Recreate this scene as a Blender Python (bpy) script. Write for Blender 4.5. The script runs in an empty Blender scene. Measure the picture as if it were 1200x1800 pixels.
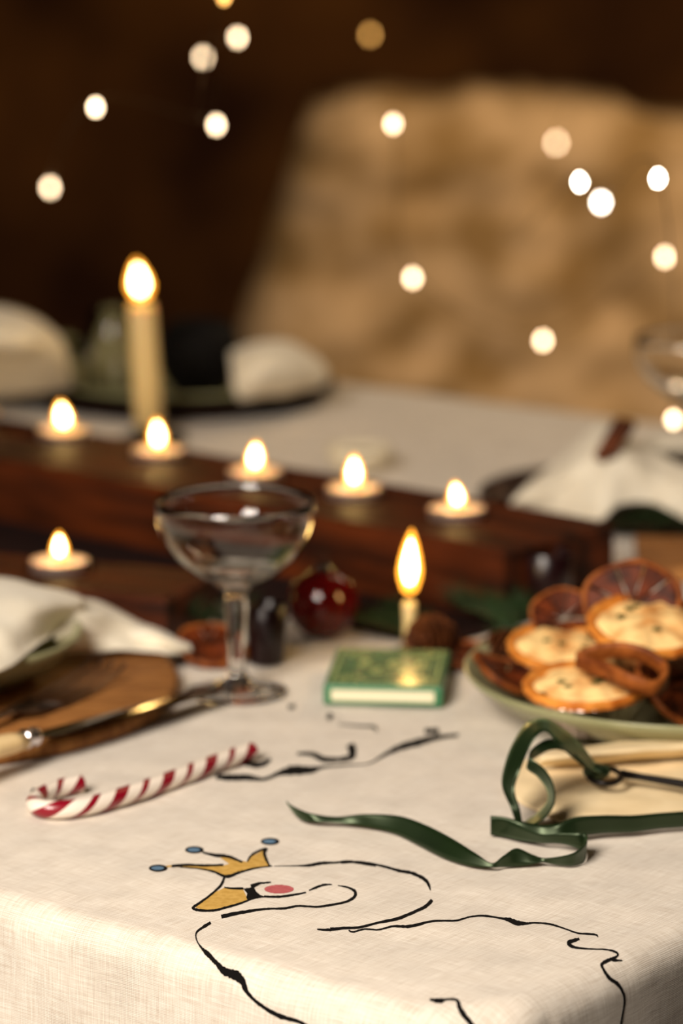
import bpy, bmesh, math, random
from mathutils import Vector, Matrix, noise
from mathutils.bvhtree import BVHTree
random.seed(4)
PI = math.pi
SC = bpy.context.scene
COL = SC.collection

# ---------------------------------------------------------------- camera
F, CAM_H = 5600.0, 0.49
PITCH = math.atan(1180 / 5600)
cam_data = bpy.data.cameras.new('camera')
cam = bpy.data.objects.new('camera', cam_data)
COL.objects.link(cam)
cam.location = (0, 0, CAM_H)
cam.rotation_euler = (PI / 2 - PITCH, 0, 0)
cam_data.sensor_fit = 'VERTICAL'
cam_data.sensor_height = 36
cam_data.sensor_width = 24
cam_data.lens = F / 1800 * 36
cam_data.clip_start = 0.05
cam_data.dof.use_dof = True
cam_data.dof.focus_distance = 1.475
cam_data.dof.aperture_fstop = 4.9
cam_data.dof.aperture_blades = 9
cam_data.dof.aperture_rotation = 0.3
SC.camera = cam
# ---------------------------------------------------------------- world, lamps, exposure
world = bpy.data.worlds.new('world')
SC.world = world
world.use_nodes = True
world.node_tree.nodes['Background'].inputs[0].default_value = (1.0, 0.72, 0.45, 1)
world.node_tree.nodes['Background'].inputs[1].default_value = 0.018
SC.view_settings.view_transform = 'Standard'
SC.view_settings.look = 'None'
SC.view_settings.exposure = 0.0
SC.view_settings.gamma = 1
SC.view_settings.use_curve_mapping = False


def area(name, loc, target, size, size_y, power, color):
    l = bpy.data.lights.new(name, 'AREA')
    l.shape = 'RECTANGLE'
    l.size, l.size_y, l.energy, l.color = size, size_y, power, color
    o = bpy.data.objects.new(name, l)
    COL.objects.link(o)
    o.location = loc
    o.rotation_euler = (Vector(target) - Vector(loc)).to_track_quat('-Z', 'Y').to_euler()
    return o


key = area('window_light', (-0.60, 0.42, 0.98), (0.0, 1.62, 0), 0.6, 0.7, 17.5, (1.0, 0.885, 0.765))
key.data.spread = 1.95
area('far_cloth_fill', (0.5, 2.7, 1.3), (0.3, 2.7, 0), 0.3, 0.3, 1.3, (1.0, 0.60, 0.30))  # added unseen fill, warms the tone of the far cloth
area('stone_wall_fill', (1.0, 3.15, 1.25), (0.45, 4.25, 0.0), 0.4, 0.4, 15, (1.0, 0.76, 0.48))  # unseen fill light added to brighten the low stone wall


# ---------------------------------------------------------------- helpers
def P(px, py, z=0.0):
    """point at height z seen at pixel (px,py) of the 1200x1800 photograph"""
    u, v = px - 600, py - 900
    d = Vector((u, F * math.cos(PITCH) - v * math.sin(PITCH), -(F * math.sin(PITCH) + v * math.cos(PITCH))))
    return Vector((0, 0, CAM_H)) + d * ((z - CAM_H) / d.z)


def PZ(px, py, Z):
    u, v = px - 600, py - 900
    d = Vector((u, F * math.cos(PITCH) - v * math.sin(PITCH), -(F * math.sin(PITCH) + v * math.cos(PITCH))))
    return Vector((0, 0, CAM_H)) + d * (Z / F)


def zat(Y, py):
    v = py - 900
    return CAM_H - Y * (F * math.sin(PITCH) + v * math.cos(PITCH)) / (F * math.cos(PITCH) - v * math.sin(PITCH))


def lin(c):
    return tuple(((x / 255) / 12.92 if x / 255 <= 0.04045 else ((x / 255 + 0.055) / 1.055) ** 2.4) for x in c) + (1,)


MATS = {}


def mat(name, rgb, rough=0.6, metal=0.0, rgb2=None, nscale=20, bump=0.0, bscale=200, trans=0.0, ior=1.45, sheen=0.0,
        sss=0.0, stretch=(1, 1, 1), coat=0.0, detail=4, cr=(0.35, 0.65)):
    m = bpy.data.materials.new(name)
    m.use_nodes = True
    nt = m.node_tree
    N, L = nt.nodes, nt.links
    b = N['Principled BSDF']
    b.inputs['Base Color'].default_value = lin(rgb)
    b.inputs['Roughness'].default_value = rough
    b.inputs['Metallic'].default_value = metal
    if rough >= 0.5 and not metal:
        b.inputs['Specular IOR Level'].default_value = 0.2
    b.inputs['IOR'].default_value = ior
    b.inputs['Transmission Weight'].default_value = trans
    b.inputs['Sheen Weight'].default_value = sheen
    b.inputs['Coat Weight'].default_value = coat
    if sss:
        b.inputs['Subsurface Weight'].default_value = sss
        b.inputs['Subsurface Radius'].default_value = (0.012, 0.006, 0.003)
        b.inputs['Subsurface Scale'].default_value = 1.0
    tc = N.new('ShaderNodeTexCoord')
    mp = N.new('ShaderNodeMapping')
    mp.inputs['Scale'].default_value = stretch
    L.new(tc.outputs['Object'], mp.inputs[0])
    if rgb2 is not None:
        n = N.new('ShaderNodeTexNoise')
        n.inputs['Scale'].default_value = nscale
        n.inputs['Detail'].default_value = detail
        L.new(mp.outputs[0], n.inputs['Vector'])
        r = N.new('ShaderNodeValToRGB')
        r.color_ramp.elements[0].position, r.color_ramp.elements[1].position = cr
        r.color_ramp.elements[0].color, r.color_ramp.elements[1].color = lin(rgb), lin(rgb2)
        L.new(n.outputs[0], r.inputs[0])
        L.new(r.outputs[0], b.inputs['Base Color'])
    if bump:
        n = N.new('ShaderNodeTexNoise')
        n.inputs['Scale'].default_value = bscale
        n.inputs['Detail'].default_value = 4
        L.new(mp.outputs[0], n.inputs['Vector'])
        bp = N.new('ShaderNodeBump')
        bp.inputs['Strength'].default_value = bump
        bp.inputs['Distance'].default_value = 0.002
        L.new(n.outputs[0], bp.inputs['Height'])
        L.new(bp.outputs[0], b.inputs['Normal'])
    MATS[name] = m
    return m


def emit(name, rgb, strength, mixw=None):
    m = bpy.data.materials.new(name)
    m.use_nodes = True
    N, L = m.node_tree.nodes, m.node_tree.links
    N.remove(N['Principled BSDF'])
    e = N.new('ShaderNodeEmission')
    e.inputs[0].default_value = (*rgb, 1)
    e.inputs[1].default_value = strength
    out = N['Material Output']
    if mixw is None:
        L.new(e.outputs[0], out.inputs[0])
    else:
        t = N.new('ShaderNodeBsdfTransparent')
        mx = N.new('ShaderNodeMixShader')
        mx.inputs[0].default_value = mixw
        L.new(t.outputs[0], mx.inputs[1])
        L.new(e.outputs[0], mx.inputs[2])
        L.new(mx.outputs[0], out.inputs[0])
    MATS[name] = m
    return m


def link(o, parent=None):
    COL.objects.link(o)
    if parent is not None:
        o.parent = parent
    return o


def obj(name, bm, m, parent=None, smooth=True, sub=0, loc=None):
    me = bpy.data.meshes.new(name)
    bm.normal_update()
    bm.to_mesh(me)
    bm.free()
    if smooth:
        for f in me.polygons:
            f.use_smooth = True
    ms = m if isinstance(m, (list, tuple)) else [m]
    for k in ms:
        me.materials.append(k)
    o = bpy.data.objects.new(name, me)
    link(o, parent)
    if sub:
        s = o.modifiers.new('sub', 'SUBSURF')
        s.levels = s.render_levels = sub
    if loc is not None:
        o.location = loc
    return o


def tag(o, label, cat, group=None, kind=None):
    o['label'] = label
    o['category'] = cat
    if group:
        o['group'] = group
    if kind:
        o['kind'] = kind
    return o


def thing(name, label, cat, loc=(0, 0, 0), rz=0.0, group=None):
    o = bpy.data.objects.new(name, None)
    o.empty_display_size = 0.02
    link(o)
    o.location = loc
    o.rotation_euler = (0, 0, rz)
    return tag(o, label, cat, group)


def dup(root, loc, rz=None, label=None, group=None):
    r = root.copy()
    link(r)
    r.location = loc
    if rz is not None:
        r.rotation_euler = (0, 0, rz)
    if label:
        r['label'] = label
    if group:
        r['group'] = group
    for ch in list(root.children):
        c = ch.copy()
        link(c, r)
        for g in list(ch.children):
            link(g.copy(), c)
    return r


def lathe(bm, prof, n=48, cx=0, cy=0, fl=None, cap=False):
    rings = []
    for r, z in prof:
        ring = []
        for i in range(n):
            a = 2 * PI * i / n
            rr = r * (fl(a, r, z) if fl else 1)
            ring.append(bm.verts.new((cx + rr * math.cos(a), cy + rr * math.sin(a), z)))
        rings.append(ring)
    for k in range(len(rings) - 1):
        for i in range(n):
            j = (i + 1) % n
            bm.faces.new((rings[k][i], rings[k][j], rings[k + 1][j], rings[k + 1][i]))
    if cap:
        bm.faces.new(list(reversed(rings[0])))
        bm.faces.new(rings[-1])
    return rings


def catmull(pts, n):
    """densify a list of tuples, n samples per segment"""
    out = []
    m = len(pts)
    for i in range(m - 1):
        p0, p1, p2, p3 = pts[max(i - 1, 0)], pts[i], pts[i + 1], pts[min(i + 2, m - 1)]
        for k in range(n):
            t = k / n
            out.append(tuple(0.5 * (2 * b + (c - a) * t + (2 * a - 5 * b + 4 * c - d) * t * t + (3 * b - a - 3 * c + d) * t ** 3)
                             for a, b, c, d in zip(p0, p1, p2, p3)))
    out.append(tuple(pts[-1]))
    return out


def tube(bm, pts, rad, n=10, uv=None, cap=True):
    """sweep a circle; rad scalar or list; returns rings"""
    pts = [Vector(p) for p in pts]
    rings = []
    up = Vector((0, 0, 1))
    prev = None
    s = 0
    S_ = []
    for i, p in enumerate(pts):
        t = (pts[min(i + 1, len(pts) - 1)] - pts[max(i - 1, 0)]).normalized()
        if prev is None:
            a = up.cross(t)
            if a.length < 0.1:
                a = Vector((1, 0, 0)).cross(t)
            a.normalize()
        else:
            a = (prev - t * prev.dot(t)).normalized()
        prev = a
        b = t.cross(a)
        r = rad[i] if isinstance(rad, (list, tuple)) else rad
        rings.append([bm.verts.new(p + (a * math.cos(2 * PI * k / n) + b * math.sin(2 * PI * k / n)) * r) for k in range(n)])
        if i:
            s += (p - pts[i - 1]).length
        S_.append(s)
    lay = bm.loops.layers.uv.new('UVMap') if uv else None
    for i in range(len(rings) - 1):
        for k in range(n):
            j = (k + 1) % n
            f = bm.faces.new((rings[i][k], rings[i][j], rings[i + 1][j], rings[i + 1][k]))
            if lay:
                for lp, (ss, vv) in zip(f.loops, ((S_[i], k), (S_[i], k + 1), (S_[i + 1], k + 1), (S_[i + 1], k))):
                    lp[lay].uv = (ss, vv / n)
    if cap:
        bm.faces.new(list(reversed(rings[0])))
        bm.faces.new(rings[-1])
    return rings


def patch(grid, nu=6, nv=6, wob=0.0, sc=30, seed=0.0):
    """bicubic sheet through a net of (px,py,z) control points"""
    rows = [catmull([tuple(P(*c)) for c in r], nu) for r in grid]
    cols = [catmull([rows[i][j] for i in range(len(rows))], nv) for j in range(len(rows[0]))]
    bm = bmesh.new()
    V = []
    for c in cols:
        V.append([])
        for q in c:
            v = Vector(q)
            if wob:
                v += Vector((0, 0, 1)) * wob * noise.noise(v * sc + Vector((seed, 0, 0)))
            V[-1].append(bm.verts.new(v))
    for i in range(len(V) - 1):
        for j in range(len(V[0]) - 1):
            bm.faces.new((V[i][j], V[i + 1][j], V[i + 1][j + 1], V[i][j + 1]))
    bmesh.ops.recalc_face_normals(bm, faces=bm.faces)
    return bm


def solid(o, t, off=0.0):
    s = o.modifiers.new('solid', 'SOLIDIFY')
    s.thickness = t
    s.offset = off
    return o


def box(bm, x0, x1, y0, y1, z0, z1, bev=0.0):
    vs = [bm.verts.new((x, y, z)) for z in (z0, z1) for y in (y0, y1) for x in (x0, x1)]
    fs = [bm.faces.new([vs[i] for i in q]) for q in
          ((0, 2, 3, 1), (4, 5, 7, 6), (0, 1, 5, 4), (2, 6, 7, 3), (0, 4, 6, 2), (1, 3, 7, 5))]
    if bev:
        es = list({e for f in fs for e in f.edges})
        bmesh.ops.bevel(bm, geom=es, offset=bev, segments=2, affect='EDGES', profile=0.5)


# ---------------------------------------------------------------- materials
M_ink = mat('ink', (9, 6, 5), 0.95)
M_gold_ink = mat('mustard_ink', (188, 148, 72), 0.8, rgb2=(206, 166, 90), nscale=300)
M_blue_ink = mat('blue_ink', (92, 122, 148), 0.8)
M_pink_ink = mat('pink_ink', (172, 84, 88), 0.8, rgb2=(188, 100, 100), nscale=400)
M_beam = mat('oak_beam', (34, 12, 3), 0.6, rgb2=(90, 38, 8), nscale=9, stretch=(1, 7, 7), bump=0.5, bscale=60)
M_board = mat('wood_charger', (128, 80, 40), 0.62, rgb2=(172, 118, 64), nscale=60, stretch=(1, 5, 1), bump=0.6, bscale=120)
M_darkboard = mat('dark_charger', (30, 14, 9), 0.5, rgb2=(48, 22, 13), nscale=40)
M_sage = mat('sage_glaze', (142, 142, 104), 0.28, rgb2=(158, 156, 118), nscale=25)
M_linen = mat('linen', (232, 222, 200), 0.9, rgb2=(242, 234, 214), nscale=60, bump=0.3, bscale=900, sheen=0.2)
M_glass = mat('glass', (255, 255, 255), 0.0, trans=1.0, ior=1.47)
M_redglass = mat('red_glass', (74, 4, 3), 0.12)
M_plum = mat('plum_glass', (26, 5, 7), 0.3)
M_wax = mat('wax', (252, 214, 192), 0.5, sss=0.5)
M_ivorywax = mat('ivory_wax', (236, 206, 142), 0.45, sss=0.25)
M_tin = mat('tin', (228, 204, 190), 0.42, metal=0.85)
M_wick = mat('wick', (24, 14, 10), 0.9)
M_steel = mat('old_steel', (124, 104, 94), 0.32, metal=1.0, rgb2=(130, 112, 100), nscale=80)
M_blade = mat('blade_steel', (84, 72, 66), 0.07, metal=1.0)
M_silver = mat('silver', (226, 220, 226), 0.14, metal=1.0)
M_bone = mat('bone', (238, 206, 150), 0.35, rgb2=(246, 220, 168), nscale=50)
M_brass = mat('brass', (196, 156, 84), 0.25, metal=1.0)
M_green = mat('box_green', (50, 118, 78), 0.32, coat=0.35)
M_boxtop = mat('box_top_green', (88, 122, 82), 0.25, rgb2=(104, 136, 94), nscale=90, coat=0.5)
M_boxink = mat('box_print', (182, 192, 122), 0.4)
M_boxdark = mat('box_print_dark', (40, 84, 50), 0.4)
M_cream = mat('cream_card', (232, 224, 192), 0.6)
M_iron = mat('black_iron', (22, 17, 15), 0.4, metal=0.6)
M_crust = mat('pie_crust', (208, 128, 50), 0.6, rgb2=(248, 210, 142), nscale=55, bump=0.7, bscale=140, cr=(0.28, 0.5))
M_crustedge = mat('browned_crust', (176, 88, 22), 0.5, rgb2=(226, 148, 62), nscale=60, bump=0.5, bscale=160)
M_foil = mat('foil', (206, 190, 178), 0.25, metal=1.0)
M_rind = mat('dried_rind', (96, 44, 14), 0.5, rgb2=(164, 92, 38), nscale=70, bump=0.5, bscale=200)
M_pulp = mat('dried_pulp', (40, 14, 5), 0.55, rgb2=(110, 46, 12), nscale=90)
M_herb = mat('herb', (70, 74, 28), 0.6)
M_berry = mat('berry', (96, 14, 8), 0.25, coat=0.3)
M_needle = mat('fir_needle', (22, 40, 20), 0.5, rgb2=(44, 66, 34), nscale=60)
M_bark = mat('bark', (58, 34, 20), 0.8)
M_cone = mat('pine_cone', (64, 32, 16), 0.55, rgb2=(110, 60, 28), nscale=120)
M_blackcer = mat('black_ceramic', (6, 4, 4), 0.7)
M_white = mat('white_ceramic', (226, 214, 186), 0.3)
M_wire = mat('wire', (70, 48, 24), 0.4, metal=0.8)
M_cinn = mat('cinnamon', (84, 42, 24), 0.7, rgb2=(110, 60, 34), nscale=90)
M_tablewood = mat('table_wood', (96, 62, 34), 0.5, rgb2=(120, 80, 46), nscale=12, stretch=(1, 8, 1))
E_core = emit('flame_core', (1.0, 0.66, 0.22), 54)
E_shell = emit('flame_shell', (1.0, 0.36, 0.03), 8.0, 0.28)
E_bulb = emit('bulb_warm', (1.0, 0.72, 0.44), 13)
E_bulbdim = emit('bulb_amber', (1.0, 0.50, 0.12), 6)
E_bulbwhite = emit('bulb_white', (1.0, 0.86, 0.70), 28)


def satin():
    m = mat('green_satin', (11, 20, 7), 0.36, rgb2=(16, 28, 10), nscale=30)
    b = m.node_tree.nodes['Principled BSDF']
    b.inputs['Anisotropic'].default_value = 0.6
    b.inputs['Specular IOR Level'].default_value = 0.6
    b.inputs['Specular Tint'].default_value = (0.8, 1.0, 0.66, 1)
    b.inputs['Sheen Weight'].default_value = 0.12
    b.inputs['Sheen Tint'].default_value = (0.4, 0.8, 0.35, 1)
    return m


M_satin = satin()


def cloth_material():
    m = bpy.data.materials.new('woven_cotton')
    m.use_nodes = True
    N, L = m.node_tree.nodes, m.node_tree.links
    b = N['Principled BSDF']
    b.inputs['Roughness'].default_value = 0.95
    b.inputs['Sheen Weight'].default_value = 0.15
    uv = N.new('ShaderNodeUVMap')
    uv.uv_map = 'UVMap'

    def wave(axis, scale):
        w = N.new('ShaderNodeTexWave')
        w.wave_type, w.bands_direction = 'BANDS', axis
        w.inputs['Scale'].default_value = scale
        w.inputs['Distortion'].default_value = 2.2
        w.inputs['Detail'].default_value = 2
        w.inputs['Detail Scale'].default_value = 0.25
        L.new(uv.outputs[0], w.inputs['Vector'])
        return w

    def math_(op, a, b_=None, v=None):
        n = N.new('ShaderNodeMath')
        n.operation = op
        L.new(a, n.inputs[0])
        if b_ is not None:
            L.new(b_, n.inputs[1])
        if v is not None:
            n.inputs[1].default_value = v
        return n.outputs[0]

    def slub(sx, sy):
        mp = N.new('ShaderNodeMapping')
        mp.inputs['Scale'].default_value = (sx, sy, 1)
        L.new(uv.outputs[0], mp.inputs[0])
        n = N.new('ShaderNodeTexNoise')
        n.inputs['Scale'].default_value = 1
        n.inputs['Detail'].default_value = 2
        L.new(mp.outputs[0], n.inputs['Vector'])
        return n.outputs[0]

    w1, w2 = wave('X', 400), wave('Y', 400)
    holes = math_('MULTIPLY', math_('SUBTRACT', w1.outputs[1], v=1.0), math_('SUBTRACT', w2.outputs[1], v=1.0))  # 1 in the gaps
    patchy = slub(28, 34)
    pr = N.new('ShaderNodeMapRange')
    pr.inputs[1].default_value, pr.inputs[2].default_value = 0.35, 0.7
    pr.inputs[3].default_value, pr.inputs[4].default_value = 0.25, 1.0
    L.new(patchy, pr.inputs[0])
    hole = math_('MULTIPLY', holes, pr.outputs[0])
    s1, s2 = slub(60, 1300), slub(1300, 60)
    sl = math_('ADD', s1, s2)
    mr = N.new('ShaderNodeMapRange')
    mr.inputs[1].default_value, mr.inputs[2].default_value = 0.7, 1.3
    mr.inputs[3].default_value, mr.inputs[4].default_value = 0.0, 1.0
    L.new(sl, mr.inputs[0])
    ramp = N.new('ShaderNodeValToRGB')
    ramp.color_ramp.elements[0].color = lin((208, 195, 178))
    ramp.color_ramp.elements[1].color = lin((240, 232, 219))
    L.new(mr.outputs[0], ramp.inputs[0])
    mx = N.new('ShaderNodeMix')
    mx.data_type = 'RGBA'
    L.new(math_('MULTIPLY', hole, v=0.55), mx.inputs[0])
    L.new(ramp.outputs[0], mx.inputs[6])
    mx.inputs[7].default_value = lin((110, 92, 74))
    L.new(mx.outputs[2], b.inputs['Base Color'])
    # relief: threads, slubs, creases
    cr = N.new('ShaderNodeTexNoise')
    cr.inputs['Scale'].default_value = 1
    cr.inputs['Detail'].default_value = 5
    mp = N.new('ShaderNodeMapping')
    mp.inputs['Scale'].default_value = (16, 46, 1)
    mp.inputs['Rotation'].default_value = (0, 0, 0.5)
    L.new(uv.outputs[0], mp.inputs[0])
    L.new(mp.outputs[0], cr.inputs['Vector'])
    hgt = math_('ADD', math_('MULTIPLY', cr.outputs[0], v=7.0), math_('ADD', math_('MULTIPLY', sl, v=0.2), math_('MULTIPLY', hole, v=-0.9)))
    bp = N.new('ShaderNodeBump')
    bp.inputs['Strength'].default_value = 0.55
    bp.inputs['Distance'].default_value = 0.0004
    L.new(hgt, bp.inputs['Height'])
    L.new(bp.outputs[0], b.inputs['Normal'])
    return m


M_cloth = cloth_material()

# ---------------------------------------------------------------- the setting
bm = bmesh.new()
box(bm, -3.2, 3.6, 0.4, 6.4, -0.80, -0.75)
o = obj('floor', bm, mat('floor_boards', (52, 30, 16), 0.6, rgb2=(74, 44, 24), nscale=6, stretch=(1, 9, 1)), smooth=False)
o['kind'] = 'structure'


def rough_wall(x0, x1, z0, z1, y, nx, nz, amp, sc, edge=0.0, seed=0.0):
    """upright wall of uneven masonry: displaced face, ragged outline, real thickness"""
    bm = bmesh.new()
    V = []
    for i in range(nx + 1):
        V.append([])
        for k in range(nz + 1):
            x = x0 + (x1 - x0) * i / nx
            z = z0 + (z1 - z0) * k / nz
            q = Vector((x * sc + seed, z * sc, seed))
            d = amp * (noise.noise(q) + 0.5 * noise.noise(q * 2.1) + 0.9 * noise.cell(q * 1.3) - 0.45)
            if edge:
                fz = (k / nz) ** 6
                fx = (1 - i / nx) ** 6
                z += edge * fz * (noise.noise(Vector((x * 5, 3, seed))) + 0.4 * noise.noise(Vector((x * 14, 3, seed))))
                x += edge * fx * noise.noise(Vector((z * 4, 9, seed)))
            V[-1].append(bm.verts.new((x, y + d, z)))
    for i in range(nx):
        for k in range(nz):
            bm.faces.new((V[i][k], V[i + 1][k], V[i + 1][k + 1], V[i][k + 1]))
    return bm


M_brown = mat('brown_stone', (54, 27, 10), 0.9, rgb2=(114, 70, 26), nscale=3.2, bump=0.4, bscale=30, detail=5, cr=(0.3, 0.7))
bm = rough_wall(-3.0, 3.4, -0.76, 2.4, 5.6, 60, 34, 0.05, 3.0)
o = obj('wall_back', bm, M_brown)
solid(o, 0.1, 1)
o['kind'] = 'structure'
M_pale = mat('pale_stone', (176, 138, 86), 0.9, rgb2=(236, 196, 146), nscale=11, bump=0.5, bscale=40, detail=2, cr=(0.38, 0.6))


def pale_wall():
    bm = bmesh.new()
    nx, nz = 90, 60
    top, x1 = 0.148, 2.2
    V = []
    for i in range(nx + 1):
        V.append([])
        for k in range(nz + 1):
            fz, fx = k / nz, i / nx
            z = -0.76 + (top + 0.76) * fz
            xl = -0.04 - 0.10 * max(0, min(1, (0.16 - z) / 0.33)) + 0.02 * noise.noise(Vector((z * 9, 1, 5)))
            x = xl + (x1 - xl) * fx
            z += (fz ** 5) * (0.035 * noise.noise(Vector((x * 7, 2, 2))) - 0.028 * max(0, min(1, (x - 0.33) / 0.10)) + 0.016 * noise.noise(Vector((x * 25, 2, 2))))
            q = Vector((x * 7, z * 9, 1))
            y = 4.25 + 0.03 * noise.noise(q) + 0.015 * noise.noise(q * 2.3)
            y += 0.05 * (max(0, 1 - fx * 30) ** 2 + max(0, fz * 20 - 19) ** 2)
            V[-1].append(bm.verts.new((x, y, z)))
    for i in range(nx):
        for k in range(nz):
            bm.faces.new((V[i][k], V[i + 1][k], V[i + 1][k + 1], V[i][k + 1]))
    be = [e for e in bm.edges if e.is_boundary]
    ex = bmesh.ops.extrude_edge_only(bm, edges=be)
    nv = [g for g in ex['geom'] if isinstance(g, bmesh.types.BMVert)]
    for v in nv:
        v.co.y = 4.6
    bmesh.ops.contextual_create(bm, geom=[g for g in ex['geom'] if isinstance(g, bmesh.types.BMEdge) and g.is_boundary])
    bmesh.ops.recalc_face_normals(bm, faces=bm.faces)
    o = obj('low_stone_wall', bm, M_pale)
    tag(o, 'pale tan rough stone low wall with ragged top edge behind the table', 'wall')


pale_wall()

# ---------------------------------------------------------------- table and cloth
aL, aR = math.radians(142.2), math.radians(50.8)
eL, eR = Vector((math.cos(aL), math.sin(aL), 0)), Vector((math.cos(aR), math.sin(aR), 0))
pL, pR = P(600, 1745), P(1000, 1736)
# corner = intersection of the two edge lines
dd = pR - pL
den = eL.x * eR.y - eL.y * eR.x
tt = (dd.x * eR.y - dd.y * eR.x) / den
CORNER = pL + eL * tt
CORNER.z = 0
WA, WB = 1.28, 2.3      # across (along eR) and along (along eL)
RC, RF = 0.040, 0.013


def cloth_point(a, b):
    """a = distance in from the left-hand edge, b = distance in from the right-hand edge"""
    lo = RC + RF
    qa = min(max(a, lo), WA - lo)
    qb = min(max(b, lo), WB - lo)
    oa, ob = a - qa, b - qb
    r = math.hypot(oa, ob)
    d = r - RC
    z = 0.0
    if d <= 0:
        fa, fb = a, b
    else:
        na, nb = oa / r, ob / r
        hx = min(d, PI * RF / 2)
        hor = RF * math.sin(hx / RF)
        drop = RF * (1 - math.cos(hx / RF)) + max(0, d - PI * RF / 2)
        along = a if abs(nb) > abs(na) else b
        ang = math.atan2(nb, na)
        hor += drop * 0.10 + 0.10 * drop * math.sin(along * 17 + 1.0) * (1 if abs(na * nb) < 0.02 else 0) \
            + 0.16 * drop * abs(math.sin(2 * ang)) * (0.6 + 0.5 * math.sin(ang * 9))
        fa = qa + na * (RC + hor)
        fb = qb + nb * (RC + hor)
        z = -drop
    w = 0.0
    p = Vector((a * 9, b * 20, 0))
    w += 0.0006 * (noise.noise(p) - 0.9) + 0.0008 * noise.noise(Vector((a * 34 + b * 12, b * 14 - a * 9, 4)))
    pos = CORNER + eR * fa + eL * fb
    pos.z = z + (w if d <= 0.01 else w * 2)
    return pos


def axis(lo, hi, fine_to, fs, cs):
    v = [lo]
    while v[-1] < hi:
        v.append(v[-1] + (fs if v[-1] < fine_to else cs))
    return v


HANG = 0.16
A = axis(-HANG, WA + HANG, 0.45, 0.0032, 0.025)
B = axis(-HANG, WB + HANG, 0.55, 0.0032, 0.03)
verts = [cloth_point(a, b) for a in A for b in B]
nb_ = len(B)
faces = [(i * nb_ + j, i * nb_ + j + 1, (i + 1) * nb_ + j + 1, (i + 1) * nb_ + j) for i in range(len(A) - 1) for j in range(nb_ - 1)]
me = bpy.data.meshes.new('tablecloth')
me.from_pydata([tuple(v) for v in verts], [], faces)
uvl = me.uv_layers.new(name='UVMap')
for lp in me.loops:
    i, j = divmod(lp.vertex_index, nb_)
    uvl.data[lp.index].uv = (A[i], B[j])
for f in me.polygons:
    f.use_smooth = True
me.materials.append(M_cloth)
cloth = bpy.data.objects.new('tablecloth', me)
link(cloth)
tag(cloth, 'cream woven cotton tablecloth with a hand-painted crowned swan at the corner', 'tablecloth')
BVH = BVHTree.FromPolygons([tuple(v) for v in verts], faces)

tb = thing('dining_table', 'wooden table hidden under the cream cloth', 'table', (0, 0, 0))
bm = bmesh.new()
ins = 0.02
cs_ = [CORNER + eR * a + eL * b for a, b in ((ins, ins), (WA - ins, ins), (WA - ins, WB - ins), (ins, WB - ins))]
lo_ = [bm.verts.new((c.x, c.y, -0.032)) for c in cs_]
hi_ = [bm.verts.new((c.x, c.y, -0.004)) for c in cs_]
bm.faces.new(lo_)
bm.faces.new(hi_)
for i in range(4):
    bm.faces.new((lo_[i], lo_[(i + 1) % 4], hi_[(i + 1) % 4], hi_[i]))
bmesh.ops.recalc_face_normals(bm, faces=bm.faces)
obj('tabletop', bm, M_tablewood, tb, smooth=False)
for a, b in ((0.14, 0.14), (WA - 0.14, 0.14), (WA - 0.14, WB - 0.14), (0.14, WB - 0.14)):
    c = CORNER + eR * a + eL * b
    bm = bmesh.new()
    box(bm, c.x - 0.03, c.x + 0.03, c.y - 0.03, c.y + 0.03, -0.75, -0.032)
    obj('leg', bm, M_tablewood, tb, smooth=False)


# ---- prints painted on the cloth
def hit(px, py, off=0.00018):
    o = Vector((0, 0, CAM_H))
    d = (P(px, py) - o).normalized()
    loc, nrm, idx, dist = BVH.ray_cast(o, d)
    if loc is None:
        return P(px, py)
    if nrm.dot(d) > 0:
        nrm = -nrm
    return loc + nrm * off


def stroke(pts, org=(0, 0), sc=1.0, name='painted_line', m=None, ws=1.3, off=0.0003, label=None):
    q = [(org[0] + x / sc, org[1] + y / sc, w / sc * ws) for x, y, w in pts]
    d = catmull(q, 8)
    bm = bmesh.new()
    prev = None
    for i, (x, y, w) in enumerate(d):
        a, b = d[max(i - 1, 0)], d[min(i + 1, len(d) - 1)]
        tx, ty = b[0] - a[0], b[1] - a[1]
        l = math.hypot(tx, ty) or 1
        nx, ny = -ty / l, tx / l
        w = max(w, 0.4) * (1 + 0.22 * noise.noise(Vector((x * 0.3, y * 0.3, 1))))
        k1 = w / 2 * (1 + 0.3 * noise.noise(Vector((x * 0.7, y * 0.7, 5))))
        k2 = w / 2 * (1 + 0.3 * noise.noise(Vector((x * 0.7, y * 0.7, 9))))
        cur = (bm.verts.new(hit(x + nx * k1, y + ny * k1, off)), bm.verts.new(hit(x - nx * k2, y - ny * k2, off)))
        if prev:
            bm.faces.new((prev[0], prev[1], cur[1], cur[0]))
        prev = cur
    o = obj(name, bm, m or M_ink, cloth)
    if label:
        o['label'] = label
    return o


def fill(poly, org=(0, 0), sc=1.0, name='print', m=None, off=0.00012, label=None, step=0.8):
    q = [(org[0] + x / sc, org[1] + y / sc) for x, y in poly]
    bm = bmesh.new()
    y = min(p[1] for p in q) + step / 2
    ymax = max(p[1] for p in q)
    while y < ymax:
        xs = []
        for i in range(len(q)):
            (x1, y1), (x2, y2) = q[i], q[(i + 1) % len(q)]
            if (y1 <= y) != (y2 <= y):
                xs.append(x1 + (y - y1) / (y2 - y1) * (x2 - x1))
        xs.sort()
        for a, b in zip(xs[::2], xs[1::2]):
            n = max(1, int((b - a) / 8))
            pv = None
            for k in range(n + 1):
                x = a + (b - a) * k / n
                cur = (bm.verts.new(hit(x, y - step * 0.52, off)), bm.verts.new(hit(x, y + step * 0.52, off)))
                if pv:
                    bm.faces.new((pv[0], pv[1], cur[1], cur[0]))
                pv = cur
        y += step
    o = obj(name, bm, m, cloth)
    if label:
        o['label'] = label
    return o


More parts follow.
